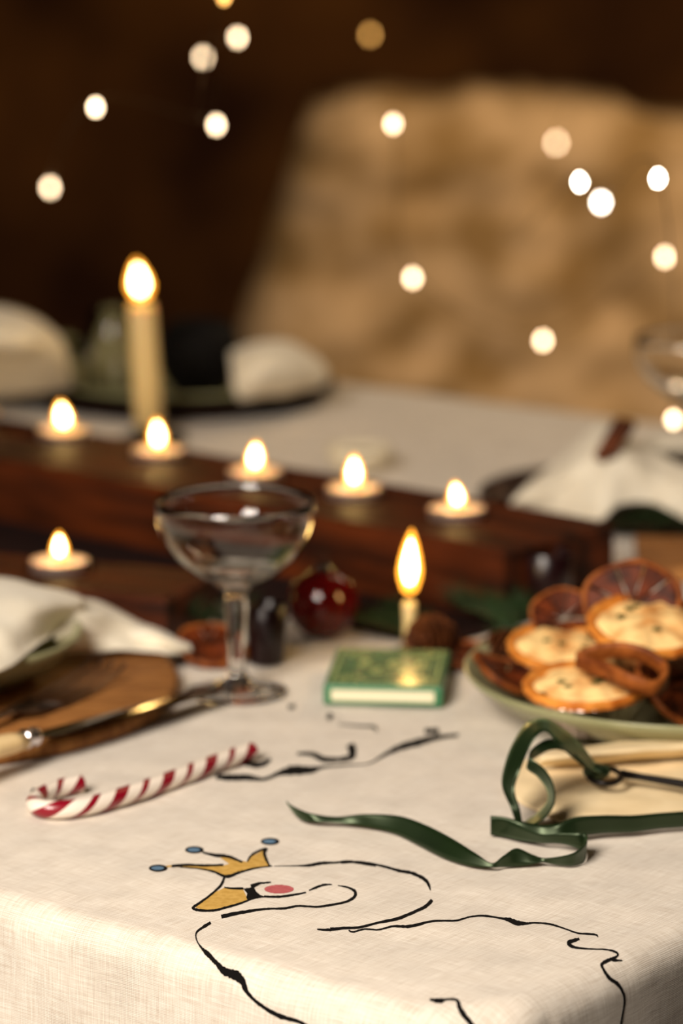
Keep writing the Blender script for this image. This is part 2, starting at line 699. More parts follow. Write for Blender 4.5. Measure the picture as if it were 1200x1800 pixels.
def ell(cx, cy, rx, ry, n=28):
    return [(cx + rx * math.cos(2 * PI * i / n), cy + ry * math.sin(2 * PI * i / n)) for i in range(n)]


O3, S3 = (240, 1440), 2.857
O2, S2 = (600, 1400), 2.0
O1, S1 = (0, 1240), 2.0
fill([(150, 234), (185, 231), (300, 238), (435, 234), (465, 225), (420, 195), (440, 190), (500, 208), (555, 215), (575, 190), (640, 155),
      (650, 180), (665, 235), (600, 245), (530, 262), (455, 290), (400, 270), (300, 250), (220, 243), (150, 241)], O3, S3,
     'crown_print', M_gold_ink, label='mustard yellow painted crown of the swan')
fill([(440, 345), (400, 365), (340, 410), (295, 445), (330, 456), (400, 455), (470, 440), (520, 425), (555, 405), (550, 385), (535, 355), (500, 350)],
     O3, S3, 'beak_print', M_gold_ink, label='mustard yellow painted beak of the swan')
fill([(535, 350), (575, 345), (570, 330), (610, 318), (675, 315), (672, 322), (620, 328), (590, 345), (600, 365), (620, 382), (650, 392),
      (600, 400), (560, 412), (550, 395), (555, 375)], O3, S3, 'eye_print', M_ink, off=0.0002, label='black painted eye patch of the swan')
fill(ell(715, 352, 74, 22), O3, S3, 'cheek_print', M_pink_ink, label='round pink painted cheek')
for cx, cy in ((105, 247), (287, 155), (667, 113)):
    fill(ell(cx + 3, cy, 47, 18), O3, S3, 'crown_ball_print', M_ink, off=0.00015, label='dark outline of a crown ball', step=0.6)
    fill(ell(cx, cy + 1, 32, 9.5), O3, S3, 'crown_ball_print', M_blue_ink, off=0.0003, label='grey blue painted crown ball', step=0.6)
for s in (
    [(175, 238, 10), (250, 232, 9), (340, 235, 9), (435, 232, 8)],
    [(215, 243, 3), (310, 250, 5), (385, 265, 8), (450, 290, 11), (520, 268, 9), (600, 247, 6), (680, 237, 4)],
    [(330, 168, 6), (390, 183, 13), (460, 190, 12), (530, 218, 8)],
    [(555, 215, 6), (575, 185, 8), (610, 163, 8), (652, 150, 8), (640, 172, 12), (655, 215, 9), (668, 237, 6)],
    [(440, 290, 9), (425, 330, 9), (380, 375, 8), (320, 420, 8), (282, 448, 10), (320, 460, 9), (390, 460, 8), (450, 445, 8), (510, 428, 7), (560, 410, 6)],
    [(440, 345, 6), (480, 350, 8), (535, 350, 9)],
    [(640, 390, 8), (700, 392, 8), (770, 385, 8), (850, 370, 5)],
    [(865, 360, 4), (900, 345, 8), (940, 332, 8), (980, 330, 3)],
    [(1010, 335, 3), (1060, 345, 8), (1095, 365, 11), (1090, 395, 10), (1040, 420, 8), (960, 435, 8), (900, 442, 7), (810, 438, 7), (740, 450, 8),
     (660, 452, 7), (590, 460, 9), (500, 475, 13), (425, 492, 15)],
    [(690, 238, 2), (800, 236, 4), (860, 234, 10), (930, 223, 11), (1000, 220, 7), (1065, 214, 10), (1130, 225, 7), (1200, 236, 8)],
    [(905, 555, 4), (960, 558, 10), (1050, 548, 9), (1120, 545, 8), (1200, 525, 7)],
):
    stroke(s, O3, S3)
for s in (
    [(-2, 235, 5), (60, 232, 6), (130, 243, 6), (200, 262, 7), (250, 272, 9), (290, 292, 9), (305, 310, 8), (312, 332, 2)],
    [(318, 365, 8), (295, 388, 8), (260, 405, 7), (200, 430, 8), (130, 445, 6), (60, 462, 6), (0, 465, 6), (-40, 466, 5)],
    [(25, 472, 4), (40, 478, 4), (80, 468, 4), (130, 470, 4), (180, 458, 5), (240, 458, 8), (320, 440, 5), (400, 438, 4), (450, 425, 4),
     (500, 421, 5), (560, 430, 5), (590, 436, 12), (615, 446, 14), (650, 448, 6), (680, 446, 4), (730, 450, 5), (780, 465, 4), (830, 482, 4),
     (890, 487, 5), (900, 496, 2)],
    [(835, 502, 7), (800, 515, 12), (812, 530, 8), (860, 537, 4), (930, 540, 4), (965, 550, 6), (968, 562, 5), (950, 575, 9), (985, 578, 3)],
    [(948, 572, 9), (915, 590, 8), (920, 610, 7), (940, 640, 10), (965, 657, 10), (985, 685, 7), (992, 720, 5), (985, 770, 5), (980, 800, 5), (975, 850, 5)],
    [(310, 716, 6), (345, 720, 13), (370, 715, 6), (405, 718, 8), (415, 745, 12), (430, 770, 16), (455, 800, 13), (490, 850, 10)],
):
    stroke(s, O2, S2)
stroke([(740, 765, 7), (715, 780, 7), (690, 800, 4), (690, 825, 3), (705, 850, 5), (730, 875, 13), (760, 905, 12), (790, 935, 20), (830, 950, 26),
        (855, 975, 18), (870, 1010, 10), (920, 1055, 10), (980, 1090, 12), (1060, 1115, 10), (1120, 1150, 10)], O1, S1)
O5, S5 = (380, 1220), 2.609
for s in (
    [(0, 382, 12), (60, 385, 16), (150, 385, 15), (220, 392, 8), (290, 365, 12), (350, 352, 24), (430, 350, 18), (500, 336, 6), (600, 328, 4),
     (700, 320, 3), (780, 275, 9), (860, 240, 17), (920, 225, 18), (1000, 203, 13), (1110, 190, 8)],
    [(955, 172, 14), (1020, 170, 12)],
    [(370, 275, 6), (440, 278, 12), (490, 300, 15), (560, 302, 11), (618, 290, 16), (622, 255, 22), (612, 232, 18)],
    [(130, 322, 11), (200, 326, 15), (250, 300, 8)],
    [(330, 62, 10), (360, 58, 12)], [(512, 118, 12), (528, 92, 15)],
    [(560, 140, 3), (640, 148, 4), (720, 152, 7), (735, 172, 6)],
):
    stroke([(x, y, w * 1.4) for x, y, w in s], O5, S5)
stroke([(55, 1390, 7), (66, 1394, 7)])


# ---------------------------------------------------------------- flames and candles
def flame(parent, z, hgt, r, lean=0.0):
    prof = [(0.02, 0.0), (0.6, 0.07), (0.9, 0.24), (1.0, 0.36), (0.86, 0.55), (0.6, 0.74), (0.3, 0.9), (0.02, 1.0)]
    def shape(bm, k, z0, hh):
        rings = lathe(bm, [(p[0] * r * k, z0 + p[1] * hh) for p in prof], 16, cap=True)
        for v in bm.verts:
            t = (v.co.z - z0) / hh
            v.co.x += lean * t * t * hh
    bm = bmesh.new()
    shape(bm, 1.15, z, hgt * 1.04)
    f = obj('flame', bm, E_shell, parent)
    bm = bmesh.new()
    shape(bm, 0.66, z + hgt * 0.16, hgt * 0.72)
    obj('flame_core', bm, E_core, f)
    return f


def tealight(label, loc, group=None, fh=0.020, lean=0.0, fr=0.0058):
    t = thing('tealight', label, 'candle', loc, 0, group)
    bm = bmesh.new()
    lathe(bm, [(0.0175, 0.0), (0.0188, 0.001), (0.0190, 0.0155), (0.0194, 0.0162), (0.0190, 0.0165), (0.0184, 0.0160), (0.0182, 0.003), (0.001, 0.002)], 40)
    obj('tin_cup', bm, M_tin, t)
    bm = bmesh.new()
    lathe(bm, [(0.0180, 0.003), (0.0181, 0.0148), (0.016, 0.0138), (0.008, 0.0132), (0.001, 0.0130)], 40)
    obj('wax', bm, M_wax, t)
    bm = bmesh.new()
    tube(bm, [(0, 0, 0.012), (0.0003, 0, 0.018), (0.001, 0, 0.0215)], 0.0007, 6)
    obj('wick', bm, M_wick, t)
    flame(t, 0.0162, fh, fr, lean)
    return t


# ---------------------------------------------------------------- oak beam with six tealights
BH = 0.047
f0, f1 = P(-60, 795, BH), P(885, 968, BH)
f0.z = f1.z = 0
bx = (f0 - f1).normalized()
bn = Vector((-bx.y, bx.x, 0))
if bn.y < 0:
    bn = -bn
BW = 0.118
tl = [P(*c, BH) for c in ((-45, 738), (112, 768), (278, 803), (448, 841), (622, 871), (803, 907))]


def beam(name, label, front, xd, yd, length, width, height, holes, m, depth=0.0105, hr=0.0212):
    t = thing(name, label, 'candle holder', (front.x, front.y, 0), math.atan2(xd.y, xd.x))
    bm = bmesh.new()
    flip = 1 if (xd.x * yd.y - xd.y * yd.x) > 0 else -1
    nseg, ws = 40, 8
    loop = []
    for i in range(nseg):
        loop.append((length * i / nseg, 0))
    for i in range(ws):
        loop.append((length, width * i / ws))
    for i in range(nseg):
        loop.append((length * (1 - i / nseg), width))
    for i in range(ws):
        loop.append((0, width * (1 - i / ws)))
    def wob(x, y, z):
        e = 0.0014
        return (x + e * noise.noise(Vector((y * 40, z * 40, 1))), flip * (y + e * noise.noise(Vector((x * 30, z * 30, 7)))), z)
    zs = [0, height * 0.2, height * 0.5, height * 0.8, height - 0.003]
    rings = [[bm.verts.new(wob(x, y, z)) for x, y in loop] for z in zs]
    inner = []
    for x, y in loop:
        cx = min(max(x, 0.003), length - 0.003)
        cy = min(max(y, 0.003), width - 0.003)
        inner.append(bm.verts.new(wob(cx, cy, height)))
    rings.append(inner)
    n = len(loop)
    for k in range(len(rings) - 1):
        for i in range(n):
            bm.faces.new((rings[k][i], rings[k][(i + 1) % n], rings[k + 1][(i + 1) % n], rings[k + 1][i]))
    bm.faces.new(rings[0])
    es = [bm.edges.get((inner[i], inner[(i + 1) % n])) for i in range(n)]
    wells = []
    for hx, hy in holes:
        c = [bm.verts.new((hx + hr * math.cos(2 * PI * i / 32), flip * hy + hr * math.sin(2 * PI * i / 32), height)) for i in range(32)]
        wells.append(c)
        es += [bm.edges.new((c[i], c[(i + 1) % 32])) for i in range(32)]
    bmesh.ops.triangle_fill(bm, edges=es, use_beauty=True, use_dissolve=False)
    for c in wells:
        d = [bm.verts.new((v.co.x, v.co.y, height - depth)) for v in c]
        for i in range(32):
            bm.faces.new((c[i], c[(i + 1) % 32], d[(i + 1) % 32], d[i]))
        bm.faces.new(d)
    bmesh.ops.recalc_face_normals(bm, faces=bm.faces)
    obj('wooden_block', bm, m, t, smooth=False)
    return t


front = f1
# thin dark runner under the beam
rw = -(Vector((P(860, 1158).x, P(860, 1158).y, 0)) - f1).dot(bn)
bm = bmesh.new()
RV = []
for i in range(61):
    RV.append([])
    for k in range(13):
        x_ = -0.012 + 0.68 * i / 60
        y_ = -rw + (rw + BW - 0.02) * k / 12
        q_ = f1 + bx * (x_ + 0.003 * noise.noise(Vector((y_ * 30, 0, 1)))) + bn * (y_ + 0.003 * noise.noise(Vector((x_ * 20, 0, 4))))
        RV[-1].append(bm.verts.new((q_.x, q_.y, 0.0006 + 0.0003 * noise.noise(Vector((x_ * 40, y_ * 40, 0))))))
for i in range(60):
    for k in range(12):
        bm.faces.new((RV[i][k], RV[i + 1][k], RV[i + 1][k + 1], RV[i][k + 1]))
bmesh.ops.recalc_face_normals(bm, faces=bm.faces)
o = obj('table_runner', bm, mat('dark_runner', (24, 8, 5), 0.95, rgb2=(36, 13, 8), nscale=80, bump=0.3, bscale=500))
solid(o, 0.0006)
tag(o, 'narrow dark brown runner on the cloth under the oak beam', 'runner')
holes = []
for p in tl:
    d = Vector((p.x, p.y, 0)) - front
    holes.append((d.dot(bx), d.dot(bn)))
L_beam = (f0 - f1).length + 0.10
beam('tealight_beam', 'long dark oak beam with six tealights sunk in a row along its top', front, bx, bn, L_beam, BW, BH, holes, M_beam)
tnames = ['tealight at the far left frame edge, first in the oak beam', 'lit tealight second from the left in the oak beam',
          'lit tealight in the beam in front of the tall cream candle', 'lit tealight in the beam just behind the coupe glass rim',
          'lit tealight in the beam between coupe glass and small candle', 'lit tealight nearest the right end of the oak beam']
for i, (p, (hx, hy)) in enumerate(zip(tl, holes)):
    w = front + bx * hx + bn * hy
    tealight(tnames[i], (w.x, w.y, BH - 0.0104), 'tealights in the oak beam', fh=(0.021, 0.021, 0.022, 0.020, 0.022, 0.017)[i],
             lean=(0, -0.1, -0.05, 0.05, 0, -0.1)[i], fr=(0.0058, 0.006, 0.0054, 0.0052, 0.0054, 0.0048)[i])

# smaller block in front of it with one tealight
BH2 = 0.030
c2 = P(105, 1000, BH2)
g1 = P(292, 1052, BH2)
g0 = P(-60, 1022, BH2)
g1.z = g0.z = 0
gx = (g0 - g1).normalized()
gn = Vector((-gx.y, gx.x, 0))
if gn.y < 0:
    gn = -gn
d = Vector((c2.x, c2.y, 0)) - g1
h2 = (d.dot(gx), max(d.dot(gn), 0.027))
beam('tealight_block', 'low brown wooden block with one tealight behind the left napkin', g1, gx, gn, 0.22, h2[1] + 0.03, BH2, [h2], M_beam)
w = g1 + gx * h2[0] + gn * h2[1]
tealight('lone lit tealight at left in the low block behind the napkin', (w.x, w.y, BH2 - 0.0104), fh=0.018, fr=0.0048)

# tall cream candle
tp = P(264, 778)
ct = thing('pillar_candle', 'tall slim cream candle with a lit flame behind the oak beam', 'candle', tp)
ztop = zat(tp.y, 532)
bm = bmesh.new()
lathe(bm, [(0.001, 0.006), (0.0118, 0.006), (0.0116, ztop * 0.5), (0.0112, ztop - 0.004), (0.0095, ztop - 0.001), (0.004, ztop - 0.003), (0.001, ztop - 0.003)], 32)
obj('wax', bm, M_ivorywax, ct)
bm = bmesh.new()
tube(bm, [(0, 0, ztop - 0.004), (0.001, 0, ztop + 0.007)], 0.001, 6)
obj('wick', bm, M_wick, ct)
flame(ct, ztop + 0.0025, 0.032, 0.0088, -0.05)
bm = bmesh.new()
lathe(bm, [(0.001, 0.0), (0.030, 0.0), (0.031, 0.004), (0.014, 0.006), (0.013, 0.014), (0.0122, 0.014)], 32)
obj('candle_holder', bm, M_iron, ct)
ct.rotation_euler = (0, math.radians(-3.0), 0)

# small thin candle behind the matchbox
sp = P(719, 1152)
cs = thing('small_candle', 'small thin candle with tall flame just behind the green matchbox', 'candle', sp)
zt = zat(sp.y, 1056)
bm = bmesh.new()
lathe(bm, [(0.001, 0.003), (0.0044, 0.003), (0.0040, zt * 0.6), (0.0046, zt - 0.002), (0.0030, zt), (0.0005, zt - 0.001)], 24)
obj('wax', bm, M_ivorywax, cs)
bm = bmesh.new()
tube(bm, [(0, 0, zt - 0.002), (0.0005, 0, zt + 0.004), (0.0012, 0, zt + 0.009)], 0.0009, 6)
obj('wick', bm, M_wick, cs)
flame(cs, zt + 0.0035, 0.040, 0.0066, 0.03)
bm = bmesh.new()
lathe(bm, [(0.001, 0), (0.013, 0), (0.0135, 0.002), (0.0062, 0.004), (0.0056, 0.006), (0.0046, 0.006)], 28)
obj('candle_holder', bm, M_brass, cs)


# ---------------------------------------------------------------- glassware
def coupe(label, loc, group=None, rz=0):
    t = thing('coupe_glass', label, 'glass', loc, rz, group)
    H = 0.1155
    outer = [(0.0005, 0.0), (0.0290, 0.0), (0.0300, 0.0010), (0.0290, 0.0020), (0.018, 0.0038), (0.0085, 0.0075), (0.0056, 0.013), (0.0048, 0.022),
             (0.0054, 0.034), (0.0062, 0.045), (0.0068, 0.052), (0.0060, 0.056), (0.0066, 0.060), (0.0085, 0.0635), (0.0150, 0.0675),
             (0.0260, 0.0735), (0.0370, 0.0835), (0.0438, 0.0945), (0.0463, 0.1035), (0.0466, 0.110), (0.0463, H)]
    inner = [(0.0452, H), (0.0455, 0.110), (0.0451, 0.1035), (0.0427, 0.0955), (0.0360, 0.0850), (0.0250, 0.0755), (0.0140, 0.0705), (0.0060, 0.0685), (0.0004, 0.0680)]
    bm = bmesh.new()
    lathe(bm, outer + [(0.0458, H + 0.0005)] + inner, 72)
    bmesh.ops.recalc_face_normals(bm, faces=bm.faces)
    obj('glass_body', bm, M_glass, t)
    return t


gp = P(416, 1217)
coupe('clear coupe glass standing left of the green matchbox', gp)
coupe('blurred clear coupe glass at the right frame edge', P(1216, 852), None)


def tumbler(name, label, px, py, r, hgt, m=M_glass, thick=0.0016):
    t = thing(name, label, 'glass', P(px, py))
    bm = bmesh.new()
    lathe(bm, [(0.0005, 0), (r * 0.82, 0), (r * 0.86, 0.001), (r * 0.95, hgt * 0.5), (r, hgt), (r - thick * 0.5, hgt + 0.0006), (r - thick, hgt), (r * 0.95 - thick, hgt * 0.5),
               (r * 0.82 - thick, 0.007), (0.0005, 0.006)], 40)
    bmesh.ops.recalc_face_normals(bm, faces=bm.faces)
    obj('glass_body', bm, m, t)
    return t


tumbler('glass_tumbler', 'blurred clear glass tumbler left of the tall cream candle', 200, 704, 0.021, 0.082)
tumbler('glass_tumbler', 'blurred glass tumbler in front of the far left napkin', 112, 716, 0.024, 0.062)
tumbler('votive_cup', 'small dark plum votive cup behind the coupe stem', 468, 1164, 0.0125, 0.036, M_plum)

# red ornament
rb = thing('glass_bauble', 'dark red shiny glass bauble between coupe glass and matchbox', 'bauble', P(568, 1122))
bm = bmesh.new()
bmesh.ops.create_uvsphere(bm, u_segments=40, v_segments=24, radius=0.0225, matrix=Matrix.Translation((0, 0, 0.0225)))
obj('ball', bm, M_redglass, rb)
bm = bmesh.new()
lathe(bm, [(0.0045, 0.0435), (0.0045, 0.047), (0.003, 0.048), (0.0005, 0.0485)], 20)
cp = obj('cap', bm, M_iron, rb)
bm = bmesh.new()
tube(bm, [(0.004 * math.cos(2 * PI * i / 16), 0, 0.0515 + 0.004 * math.sin(2 * PI * i / 16)) for i in range(17)], 0.0005, 6, cap=False)
obj('hanging_loop', bm, M_iron, cp)
rb.rotation_euler = (math.radians(0), 0, 0.4)

# ---------------------------------------------------------------- matchbox
q = [P(568, 1240), P(777, 1245)]
xd = (q[1] - q[0]).normalized()
wid = (q[1] - q[0]).length
yd = Vector((-xd.y, xd.x, 0))
HB = 0.0125
back = P(690, 1141, HB)
dep = (Vector((back.x, back.y, 0)) - q[0]).dot(yd)
mb = thing('matchbox', 'green printed matchbox with cream side in front of the small candle', 'matchbox', q[0], math.atan2(xd.y, xd.x))
bm = bmesh.new()
box(bm, 0, wid, 0, dep, 0.0004, HB, 0.0012)
obj('sleeve', bm, M_green, mb, smooth=False)
bm = bmesh.new()
box(bm, 0.0045, wid - 0.0045, -0.0006, 0.001, 0.0032, HB - 0.0028, 0.0003)
o = obj('side_panel', bm, M_cream, mb, smooth=False)
o['label'] = 'cream coloured long side panel'
bm = bmesh.new()
box(bm, 0.0015, wid - 0.0015, 0.0015, dep - 0.0015, HB - 0.0003, HB + 0.0003)
o = obj('top_label', bm, M_boxtop, mb, smooth=False)
tl_ = o


def flat_line(pts, w, m, name='printed_ornament', z=HB + 0.0004):
    bm = bmesh.new()
    d = catmull([(x, y, 0) for x, y in pts], 6)
    prev = None
    for i, p in enumerate(d):
        a, b = Vector(d[max(i - 1, 0)]), Vector(d[min(i + 1, len(d) - 1)])
        t = (b - a).normalized()
        n = Vector((-t.y, t.x, 0))
        ww = w * (0.7 + 0.5 * math.sin(i * 0.4) ** 2)
        c = (bm.verts.new(Vector(p) + n * ww / 2 + Vector((0, 0, z))), bm.verts.new(Vector(p) - n * ww / 2 + Vector((0, 0, z))))
        if prev:
            bm.faces.new((prev[1], prev[0], c[0], c[1]))
        prev = c
    return obj(name, bm, m, tl_)


ix = 0.0045
for (x0, y0, x1, y1) in ((ix, ix, wid - ix, ix), (ix, dep - ix, wid - ix, dep - ix), (ix, ix, ix, dep - ix), (wid - ix, ix, wid - ix, dep - ix)):
    flat_line([(x0, y0), ((x0 + x1) / 2, (y0 + y1) / 2), (x1, y1)], 0.0011, M_boxink, 'printed_border')
for cx, cy, sx, sy in ((ix, ix, 1, 1), (wid - ix, ix, -1, 1), (ix, dep - ix, 1, -1), (wid - ix, dep - ix, -1, -1)):
    for k in (0.7, 1.0, 1.3):
        flat_line([(cx + sx * (0.002 + 0.0055 * k * (1 + math.cos(a) * (1 - a / 9))), cy + sy * (0.003 + 0.006 * k * (1 + math.sin(a) * (1 - a / 9)))) for a in
                   [i * 0.7 for i in range(9)]], 0.0012, M_boxink)
# curly unreadable lettering across the middle
cx0, cy0 = wid * 0.25, dep * 0.5
for r_ in range(2):
    for k in range(5):
        x = cx0 + k * wid * 0.12
        y = cy0 + (0.006 if r_ == 0 else -0.011)
        flat_line([(x, y - 0.004), (x + 0.002, y + 0.006), (x + 0.0045, y + 0.007), (x + 0.004, y), (x + 0.001, y - 0.003), (x + 0.005, y - 0.005), (x + 0.008, y - 0.001)],
                  0.0015, M_boxdark if (k + r_) % 2 else M_boxink, 'printed_lettering')

# ---------------------------------------------------------------- candy cane
M_cane = bpy.data.materials.new('candy_stripes')
M_cane.use_nodes = True
N, L = M_cane.node_tree.nodes, M_cane.node_tree.links
b = N['Principled BSDF']
b.inputs['Roughness'].default_value = 0.3
b.inputs['Coat Weight'].default_value = 0.3
uv = N.new('ShaderNodeUVMap')
uv.uv_map = 'UVMap'
sx = N.new('ShaderNodeSeparateXYZ')
L.new(uv.outputs[0], sx.inputs[0])
m1 = N.new('ShaderNodeMath')
m1.operation = 'MULTIPLY'
m1.inputs[1].default_value = 1 / 0.036
L.new(sx.outputs[0], m1.inputs[0])
m2 = N.new('ShaderNodeMath')
m2.operation = 'ADD'
L.new(m1.outputs[0], m2.inputs[0])
L.new(sx.outputs[1], m2.inputs[1])
m3 = N.new('ShaderNodeMath')
m3.operation = 'FRACT'
L.new(m2.outputs[0], m3.inputs[0])
rp = N.new('ShaderNodeValToRGB')
rp.color_ramp.interpolation = 'CONSTANT'
RED, WHT = lin((132, 6, 30)), lin((240, 228, 214))
e = rp.color_ramp.elements
e[0].position, e[0].color = 0.0, RED
e[1].position, e[1].color = 0.27, WHT
for pos, c in ((0.56, RED), (0.70, WHT)):
    n_ = e.new(pos)
    n_.color = c
L.new(m3.outputs[0], rp.inputs[0])
L.new(rp.outputs[0], b.inputs['Base Color'])
cr_ = 0.0048
cpts = [(146, 1376), (122, 1381), (94, 1389), (70, 1402), (62, 1413), (78, 1422), (118, 1422), (165, 1414), (230, 1395), (300, 1371), (370, 1345), (420, 1327), (448, 1319)]
cp3 = catmull([tuple(P(x, y, cr_)) for x, y in cpts], 8)
bm = bmesh.new()
rad = [cr_ * min(1, 0.55 + 0.25 * min(i, len(cp3) - 1 - i)) for i in range(len(cp3))]
tube(bm, cp3, rad, 20, uv=True)
o = obj('candy_cane', bm, M_cane)
tag(o, 'red and white striped candy cane lying on the cloth at left', 'candy cane')

# ---------------------------------------------------------------- left place setting
ch = P(-185, 1222)
t = thing('wooden_charger', 'round brown wooden charger under the fork and knife at left', 'charger', (ch.x, ch.y, 0))
bm = bmesh.new()
RCH = 0.166
lathe(bm, [(0.001, 0.0003), (RCH - 0.002, 0.0003), (RCH, 0.002), (RCH, 0.008), (RCH - 0.003, 0.010), (0.001, 0.010)], 96,
      fl=lambda a, r, z: 1 + 0.004 * noise.noise(Vector((math.cos(a) * 6, math.sin(a) * 6, z * 300))))
obj('board', bm, M_board, t)


def plate(name, label, loc, r, hgt, m, cat='plate', foot=0.62, group=None):
    t = thing(name, label, cat, loc, 0, group)
    bm = bmesh.new()
    th = 0.0035
    lathe(bm, [(0.001, 0.0012), (r * foot - 0.004, 0.0012), (r * foot - 0.002, 0), (r * foot + 0.002, 0), (r * foot + 0.004, 0.002), (r * 0.85, hgt * 0.42), (r * 0.97, hgt * 0.82), (r, hgt),
               (r - 0.001, hgt + 0.0012), (r - th, hgt), (r * 0.93, hgt * 0.78), (r * 0.82, hgt * 0.48), (r * foot, th + 0.0015), (0.001, th + 0.001)], 80)
    obj('dish', bm, m, t)
    return t


pc = P(-125, 1112, 0.036)
plate('side_plate', 'sage green plate under the cream napkin at left', (pc.x, pc.y, 0.0103), 0.090, 0.026, M_sage)
nap = thing('napkin', 'cream linen napkin draped over the left plate, pulled to a tail', 'napkin')
bm = patch([
    [(-170, 995, .048), (-80, 1004, .052), (0, 1014, .054), (80, 1030, .053), (142, 1052, .046)],
    [(-170, 1040, .058), (-80, 1046, .060), (0, 1050, .060), (72, 1060, .057), (146, 1064, .044)],
    [(-170, 1095, .054), (-80, 1100, .055), (0, 1100, .055), (56, 1096, .050), (122, 1082, .040)],
    [(-170, 1150, .045), (-80, 1150, .045), (0, 1146, .045), (45, 1130, .043), (100, 1100, .038)],
    [(-170, 1205, .039), (-80, 1200, .039), (-5, 1182, .039), (36, 1158, .039), (84, 1120, .038)]], 8, 8, 0.002, 40)
solid(obj('linen_sheet', bm, M_linen, nap), 0.0012)
bm = patch([
    [(85, 1050, .044), (150, 1052, .036), (200, 1070, .026), (250, 1094, .018), (300, 1118, .014), (334, 1135, .012)],
    [(80, 1068, .046), (150, 1076, .040), (200, 1086, .030), (252, 1106, .023), (300, 1127, .018), (336, 1140, .013)],
    [(85, 1095, .038), (150, 1098, .034), (202, 1112, .024), (252, 1122, .019), (300, 1135, .014), (337, 1145, .010)],
    [(95, 1120, .034), (152, 1120, .026), (205, 1126, .020), (254, 1133, .015), (302, 1142, .0135), (337, 1148, .007)],
    [(110, 1150, .017), (160, 1146, .0165), (208, 1143, .0155), (256, 1146, .0135), (302, 1150, .0125), (335, 1152, .004)]], 8, 8, 0.002, 60, 3)
solid(obj('napkin_tail', bm, M_linen, nap), 0.0012)


def orange_slice(label, loc, rot, r=0.030, warp=0.12, group=None, hollow=False):
    t = thing('dried_orange_slice', label, 'orange slice', loc, 0, group)
    t.rotation_euler = rot
    bm = bmesh.new()
    n = 40
    def wz(a, rr):
        return warp * rr * math.sin(2 * a + 0.7) + 0.3 * warp * rr * math.sin(3 * a)
    prof = [(r, -0.0022), (r * 1.03, 0), (r, 0.0022), (r * 0.93, 0.0018), (r * 0.90, 0.0002), (r * 0.93, -0.0018)]
    rings = []
    for i in range(n):
        a = 2 * PI * i / n
        k = 1 + 0.05 * math.sin(3 * a) + 0.03 * math.sin(5 * a)
        rings.append([bm.verts.new((p * k * math.cos(a), p * k * math.sin(a), z + wz(a, p))) for p, z in prof])
    for i in range(n):
        for k in range(len(prof)):
            bm.faces.new((rings[i][k], rings[(i + 1) % n][k], rings[(i + 1) % n][(k + 1) % 6], rings[i][(k + 1) % 6]))
    obj('rind', bm, M_rind, t)
    if not hollow:
        for s in range(9):
            bm = bmesh.new()
            a0, a1 = 2 * PI * (s + 0.06) / 9, 2 * PI * (s + 0.94) / 9
            top, bot = [], []
            pts = [(0.06, (a0 + a1) / 2)] + [(0.9, a0 + (a1 - a0) * k / 4) for k in range(5)]
            for z, lst in ((0.0011, top), (-0.0011, bot)):
                for p, a in pts:
                    k = 1 + 0.05 * math.sin(3 * a) + 0.03 * math.sin(5 * a)
                    lst.append(bm.verts.new((r * p * k * math.cos(a), r * p * k * math.sin(a), z + wz(a, r * p))))
            bm.faces.new(top)
            bm.faces.new(list(reversed(bot)))
            m_ = len(top)
            for k in range(m_):
                bm.faces.new((top[k], bot[k], bot[(k + 1) % m_], top[(k + 1) % m_]))
            obj('segment', bm, M_pulp, t, smooth=False)
    return t


GS = 'dried orange slices on the table'
orange_slice('dried orange slice lying flat at the tip of the left napkin', P(374, 1150, 0.004), (0.05, 0.0, 0.3), 0.022, 0.06)
orange_slice('dried orange slice leaning upright beside the coupe stem', P(366, 1132, 0.012), (0.55, 0.1, -0.1), 0.018, 0.08)
orange_slice('dried orange slice lying in shadow right behind the matchbox corner', P(806, 1150, 0.006), (0.15, 0.1, 0.3), 0.020, 0.08)


# fork
def fork():
    z = 0.0125
    a, b_ = P(18, 1262, z), P(190, 1184, z)
    d = (b_ - a)
    d.z = 0
    ln = d.length
    t = thing('fork', 'dark old steel fork with tines to the right on the charger', 'fork', (a.x, a.y, 0.0102), math.atan2(d.y, d.x))
    def strip(bm, stations, th=0.0016):
        prev = None
        for x, y0, y1, zz in stations:
            c = [bm.verts.new((x, y0, zz)), bm.verts.new((x, y1, zz)), bm.verts.new((x, y1, zz + th)), bm.verts.new((x, y0, zz + th))]
            if prev:
                for k in range(4):
                    bm.faces.new((prev[k], prev[(k + 1) % 4], c[(k + 1) % 4], c[k]))
            else:
                bm.faces.new(c)
            prev = c
        bm.faces.new(list(reversed(prev)))
    x0 = ln * 0.36
    bm = bmesh.new()
    strip(bm, [(-0.07, -0.003, 0.003, 0.004), (-0.03, -0.0026, 0.0026, 0.006), (0.0, -0.0035, 0.0035, 0.005), (0.008, -0.007, 0.007, 0.003), (0.016, -0.0108, 0.0108, 0.002),
               (x0, -0.0122, 0.0122, 0.001)])
    obj('neck', bm, M_steel, t)
    for k in range(4):
        y = -0.0117 + 0.0078 * k
        bm = bmesh.new()
        strip(bm, [(x0 - 0.001, y - 0.0015, y + 0.0015, 0.001), (x0 + (ln - x0) * 0.5, y - 0.0013, y + 0.0013, 0.002), (ln * 0.93, y - 0.0011, y + 0.0011, 0.006), (ln, y - 0.0005, y + 0.0005, 0.009)])
        obj('tine', bm, M_steel, t)
    bm = bmesh.new()
    tube(bm, [(-0.15, 0, 0.008), (-0.12, 0, 0.008), (-0.07, 0, 0.006)], [0.006, 0.0065, 0.0045], 14)
    obj('handle', bm, M_bone, t)


fork()


